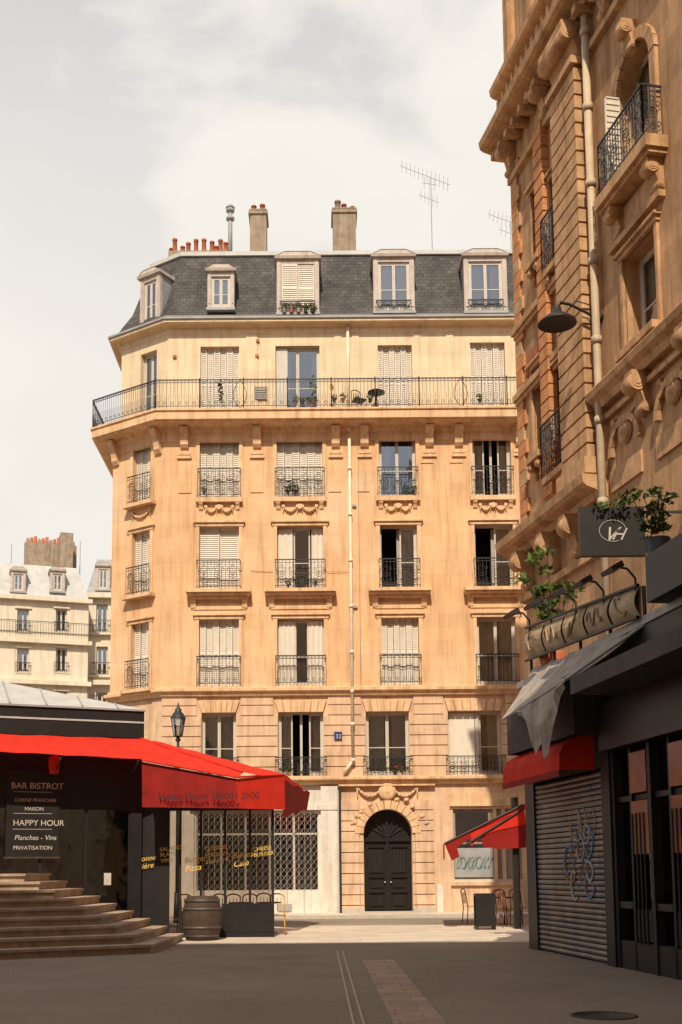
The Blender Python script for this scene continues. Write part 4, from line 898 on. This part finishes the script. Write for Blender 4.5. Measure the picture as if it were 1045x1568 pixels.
# ============================================================ distant buildings
bg=Fr((-21,64),(.95,.30)); de=empty("distant_apartment_house")
d=MB("walls_and_roof",de,bg); zl=lambda px,py,y=0: bg.loc(px,py,y)
xe=zl(135,1000)[0]; x0=zl(-60,1000)[0]; zE=zl(60,917)[1]
wo=[]
for py0,py1 in ((968,932),(1030,992),(1095,1058)):
    for px in (-22,35,94): x,z=zl(px,py0); wo.append((x-.33,x+.33,z,zl(px,py1)[1]))
d.wall(x0,xe,0,zE,wo,BGW)
for i,o in enumerate(wo):
    window(d,*o,'curt' if i%2 else 'glass'); rail(d,bg.P(o[0]-.1,-.15,0)[:2],bg.P(o[1]+.1,-.15,0)[:2],o[2],.6,.12,.012,0); d.box(o[0]-.15,o[1]+.15,-.1,.02,o[3],o[3]+.12,BGW)
d.face([(xe,0,0),(xe,9,0),(xe,9,zE),(xe,0,zE)],BGW)
for py in (917,982,1045): z=zl(60,py)[1]; d.box(x0,xe+.2,-.35,.02,z-.15,z+.1,BGW)
z=zl(60,978)[1]; rail(d,bg.P(x0,-.5,0)[:2],bg.P(xe+.2,-.5,0)[:2],z+.15,.8,.16,.012,0)
zT=zl(60,866,1.2)[1]
d.face([(x0,-.1,zE+.1),(xe,-.1,zE+.1),(xe-.6,1.2,zT),(x0,1.2,zT)],ZINCL); d.face([(xe,-.1,zE+.1),(xe,9,zE+.1),(xe-.6,9,zT),(xe-.6,1.2,zT)],ZINC); d.face([(x0,1.2,zT),(xe-.6,1.2,zT),(xe-2,5,zT+.9),(x0,5,zT+.9)],ZINCL)
for px in (-25,28,88): x,z=zl(px,908); dormer(d,x-.45,x+.45,z+.1,zl(px,875)[1],-.05,1.2,'curt')
a=zl(38,838,4);b=zl(118,836,4); d.box(a[0],b[0],4,4.6,zT,b[1],CHIM)
for k in range(13): x=a[0]+.2+(b[0]-a[0]-.4)*k/12; d.lathe(bg.P(x,4.3,b[1]),[(.12,0),(.1,.3+.1*(k%3)),(0,.4)],TERRA if k%3 else CHIM,8)
d.box(xe-1.6,xe-.8,2.2,3.4,zT-.3,zl(112,822,3)[1],CHIM)
d.cyl((a[0]-.8,4,zT),(a[0]-.8,4,zT+2),.03,.03,ZINC,4)
d.cyl((xe-.2,4,zT),(xe-.2,4,zT+2.6),.03,.03,ZINC,4); d.done()
b2f=Fr((bg.P(xe,1.6,0).x,bg.P(xe,1.6,0).y),(.97,.1)); de2=empty("distant_apartment_house"); d=MB("walls_and_roof",de2,b2f)
zE2=b2f.loc(150,912)[1]; wo=[]
for p0,p1 in ((970,925),(1035,990),(1085,1060)): x,z=b2f.loc(156,p0); wo.append((x-.35,x+.35,z,b2f.loc(156,p1)[1]))
d.wall(0,5,0,zE2,wo,BGW)
for o in wo: window(d,*o,'glass'); rail(d,b2f.P(o[0]-.3,-.25,0)[:2],b2f.P(o[1]+.5,-.25,0)[:2],o[2],.8,.14,.014,0); d.box(o[0]-.4,o[1]+.6,-.3,.02,o[2]-.12,o[2]-.01,BGW)
for py in (912,1045): z=b2f.loc(150,py)[1]; d.box(-.2,5,-.4,.02,z-.2,z+.1,BGW)
zT2=b2f.loc(150,856,1.2)[1]; d.face([(0,-.1,zE2+.1),(5,-.1,zE2+.1),(5,1.3,zT2),(.5,1.3,zT2)],ZINC); d.face([(0,-.1,zE2+.1),(0,6,zE2+.1),(.5,6,zT2),(.5,1.3,zT2)],ZINCL)
x,z=b2f.loc(158,905); dormer(d,x-.45,x+.45,z+.1,b2f.loc(158,868)[1],-.05,1.2,'curt'); d.done()

# ============================================================ block behind the viewer (casts the foreground shadow)
o=empty("street_block_opposite"); q=MB("walls",o,Fr((30,-3),(-1,0)))
ow=[(2+3*i,3.3+3*i,1.2+3.1*j,3.2+3.1*j) for i in range(18) for j in range(8)]
q.wall(0,58,0,27.4,ow,STONE1); q.box(0,58,.35,14,0,27.3,STONE1); q.box(-.2,58.2,-.1,.3,27.0,27.5,STONEP)
for xc_ in (8,17,27,29.5,36,44): q.box(xc_,xc_+.9,.6,1.6,27.3,28.3,CHIM)
q.done()

# ============================================================ light
EL=math.radians(46); AZ=math.radians(185)
sd=Vector((math.sin(AZ)*math.cos(EL),math.cos(AZ)*math.cos(EL),math.sin(EL)))
l=bpy.data.lights.new("sun",'SUN'); l.energy=4.8; l.angle=math.radians(.6); l.color=(1,.87,.70)
lo=bpy.data.objects.new("sun",l); lo.rotation_euler=sd.to_track_quat('Z','Y').to_euler(); lo.location=(0,-10,60); sc.collection.objects.link(lo)
w=bpy.data.worlds.new("World"); sc.world=w; w.use_nodes=True; nt=w.node_tree; L=nt.links.new; bgn=nt.nodes["Background"]
sky=N(nt,"ShaderNodeTexSky",sky_type='NISHITA'); sky.sun_disc=False; sky.sun_elevation=EL; sky.sun_rotation=AZ; sky.dust_density=1.2
tc=N(nt,"ShaderNodeTexCoord"); mp=N(nt,"ShaderNodeMapping"); mp.inputs["Scale"].default_value=(1,1,1.8); mp.inputs["Location"].default_value=(.35,.1,.2); L(tc.outputs["Generated"],mp.inputs[0])
n1=N(nt,"ShaderNodeTexNoise"); n1.inputs["Scale"].default_value=2.6; n1.inputs["Detail"].default_value=7; n1.inputs["Roughness"].default_value=.5; n1.inputs["Distortion"].default_value=.25; L(mp.outputs[0],n1.inputs["Vector"])
mr=N(nt,"ShaderNodeMapRange",interpolation_type='SMOOTHSTEP'); mr.inputs[1].default_value=.34; mr.inputs[2].default_value=.60; L(n1.outputs[0],mr.inputs[0])
sx=N(nt,"ShaderNodeSeparateXYZ"); L(tc.outputs["Generated"],sx.inputs[0])
m2=N(nt,"ShaderNodeMapRange"); m2.inputs[1].default_value=-.2; m2.inputs[2].default_value=.5; m2.inputs[3].default_value=.5; m2.inputs[4].default_value=1; L(sx.outputs[1],m2.inputs[0])
m3=N(nt,"ShaderNodeMapRange"); m3.inputs[1].default_value=.66; m3.inputs[2].default_value=.42; m3.inputs[3].default_value=.66; m3.inputs[4].default_value=.97; L(sx.outputs[2],m3.inputs[0])
mxx=N(nt,"ShaderNodeMath",operation='MAXIMUM'); L(mr.outputs[0],mxx.inputs[0]); L(m3.outputs[0],mxx.inputs[1])
mu=N(nt,"ShaderNodeMath",operation='MULTIPLY'); L(mxx.outputs[0],mu.inputs[0]); L(m2.outputs[0],mu.inputs[1])
n2=N(nt,"ShaderNodeTexNoise"); n2.inputs["Scale"].default_value=3.5; n2.inputs["Detail"].default_value=6; L(mp.outputs[0],n2.inputs["Vector"])
cm=N(nt,"ShaderNodeMix",data_type='RGBA'); L(n2.outputs[0],cm.inputs[0]); cm.inputs[6].default_value=(6.5,6.2,5.75,1); cm.inputs[7].default_value=(7.9,7.5,6.8,1)
m=N(nt,"ShaderNodeMix",data_type='RGBA'); L(mu.outputs[0],m.inputs[0]); L(sky.outputs[0],m.inputs[6]); L(cm.outputs[2],m.inputs[7]); L(m.outputs[2],bgn.inputs[0]); bgn.inputs[1].default_value=.13
sc.view_settings.view_transform='Standard'; sc.view_settings.look='None'; sc.view_settings.exposure=0
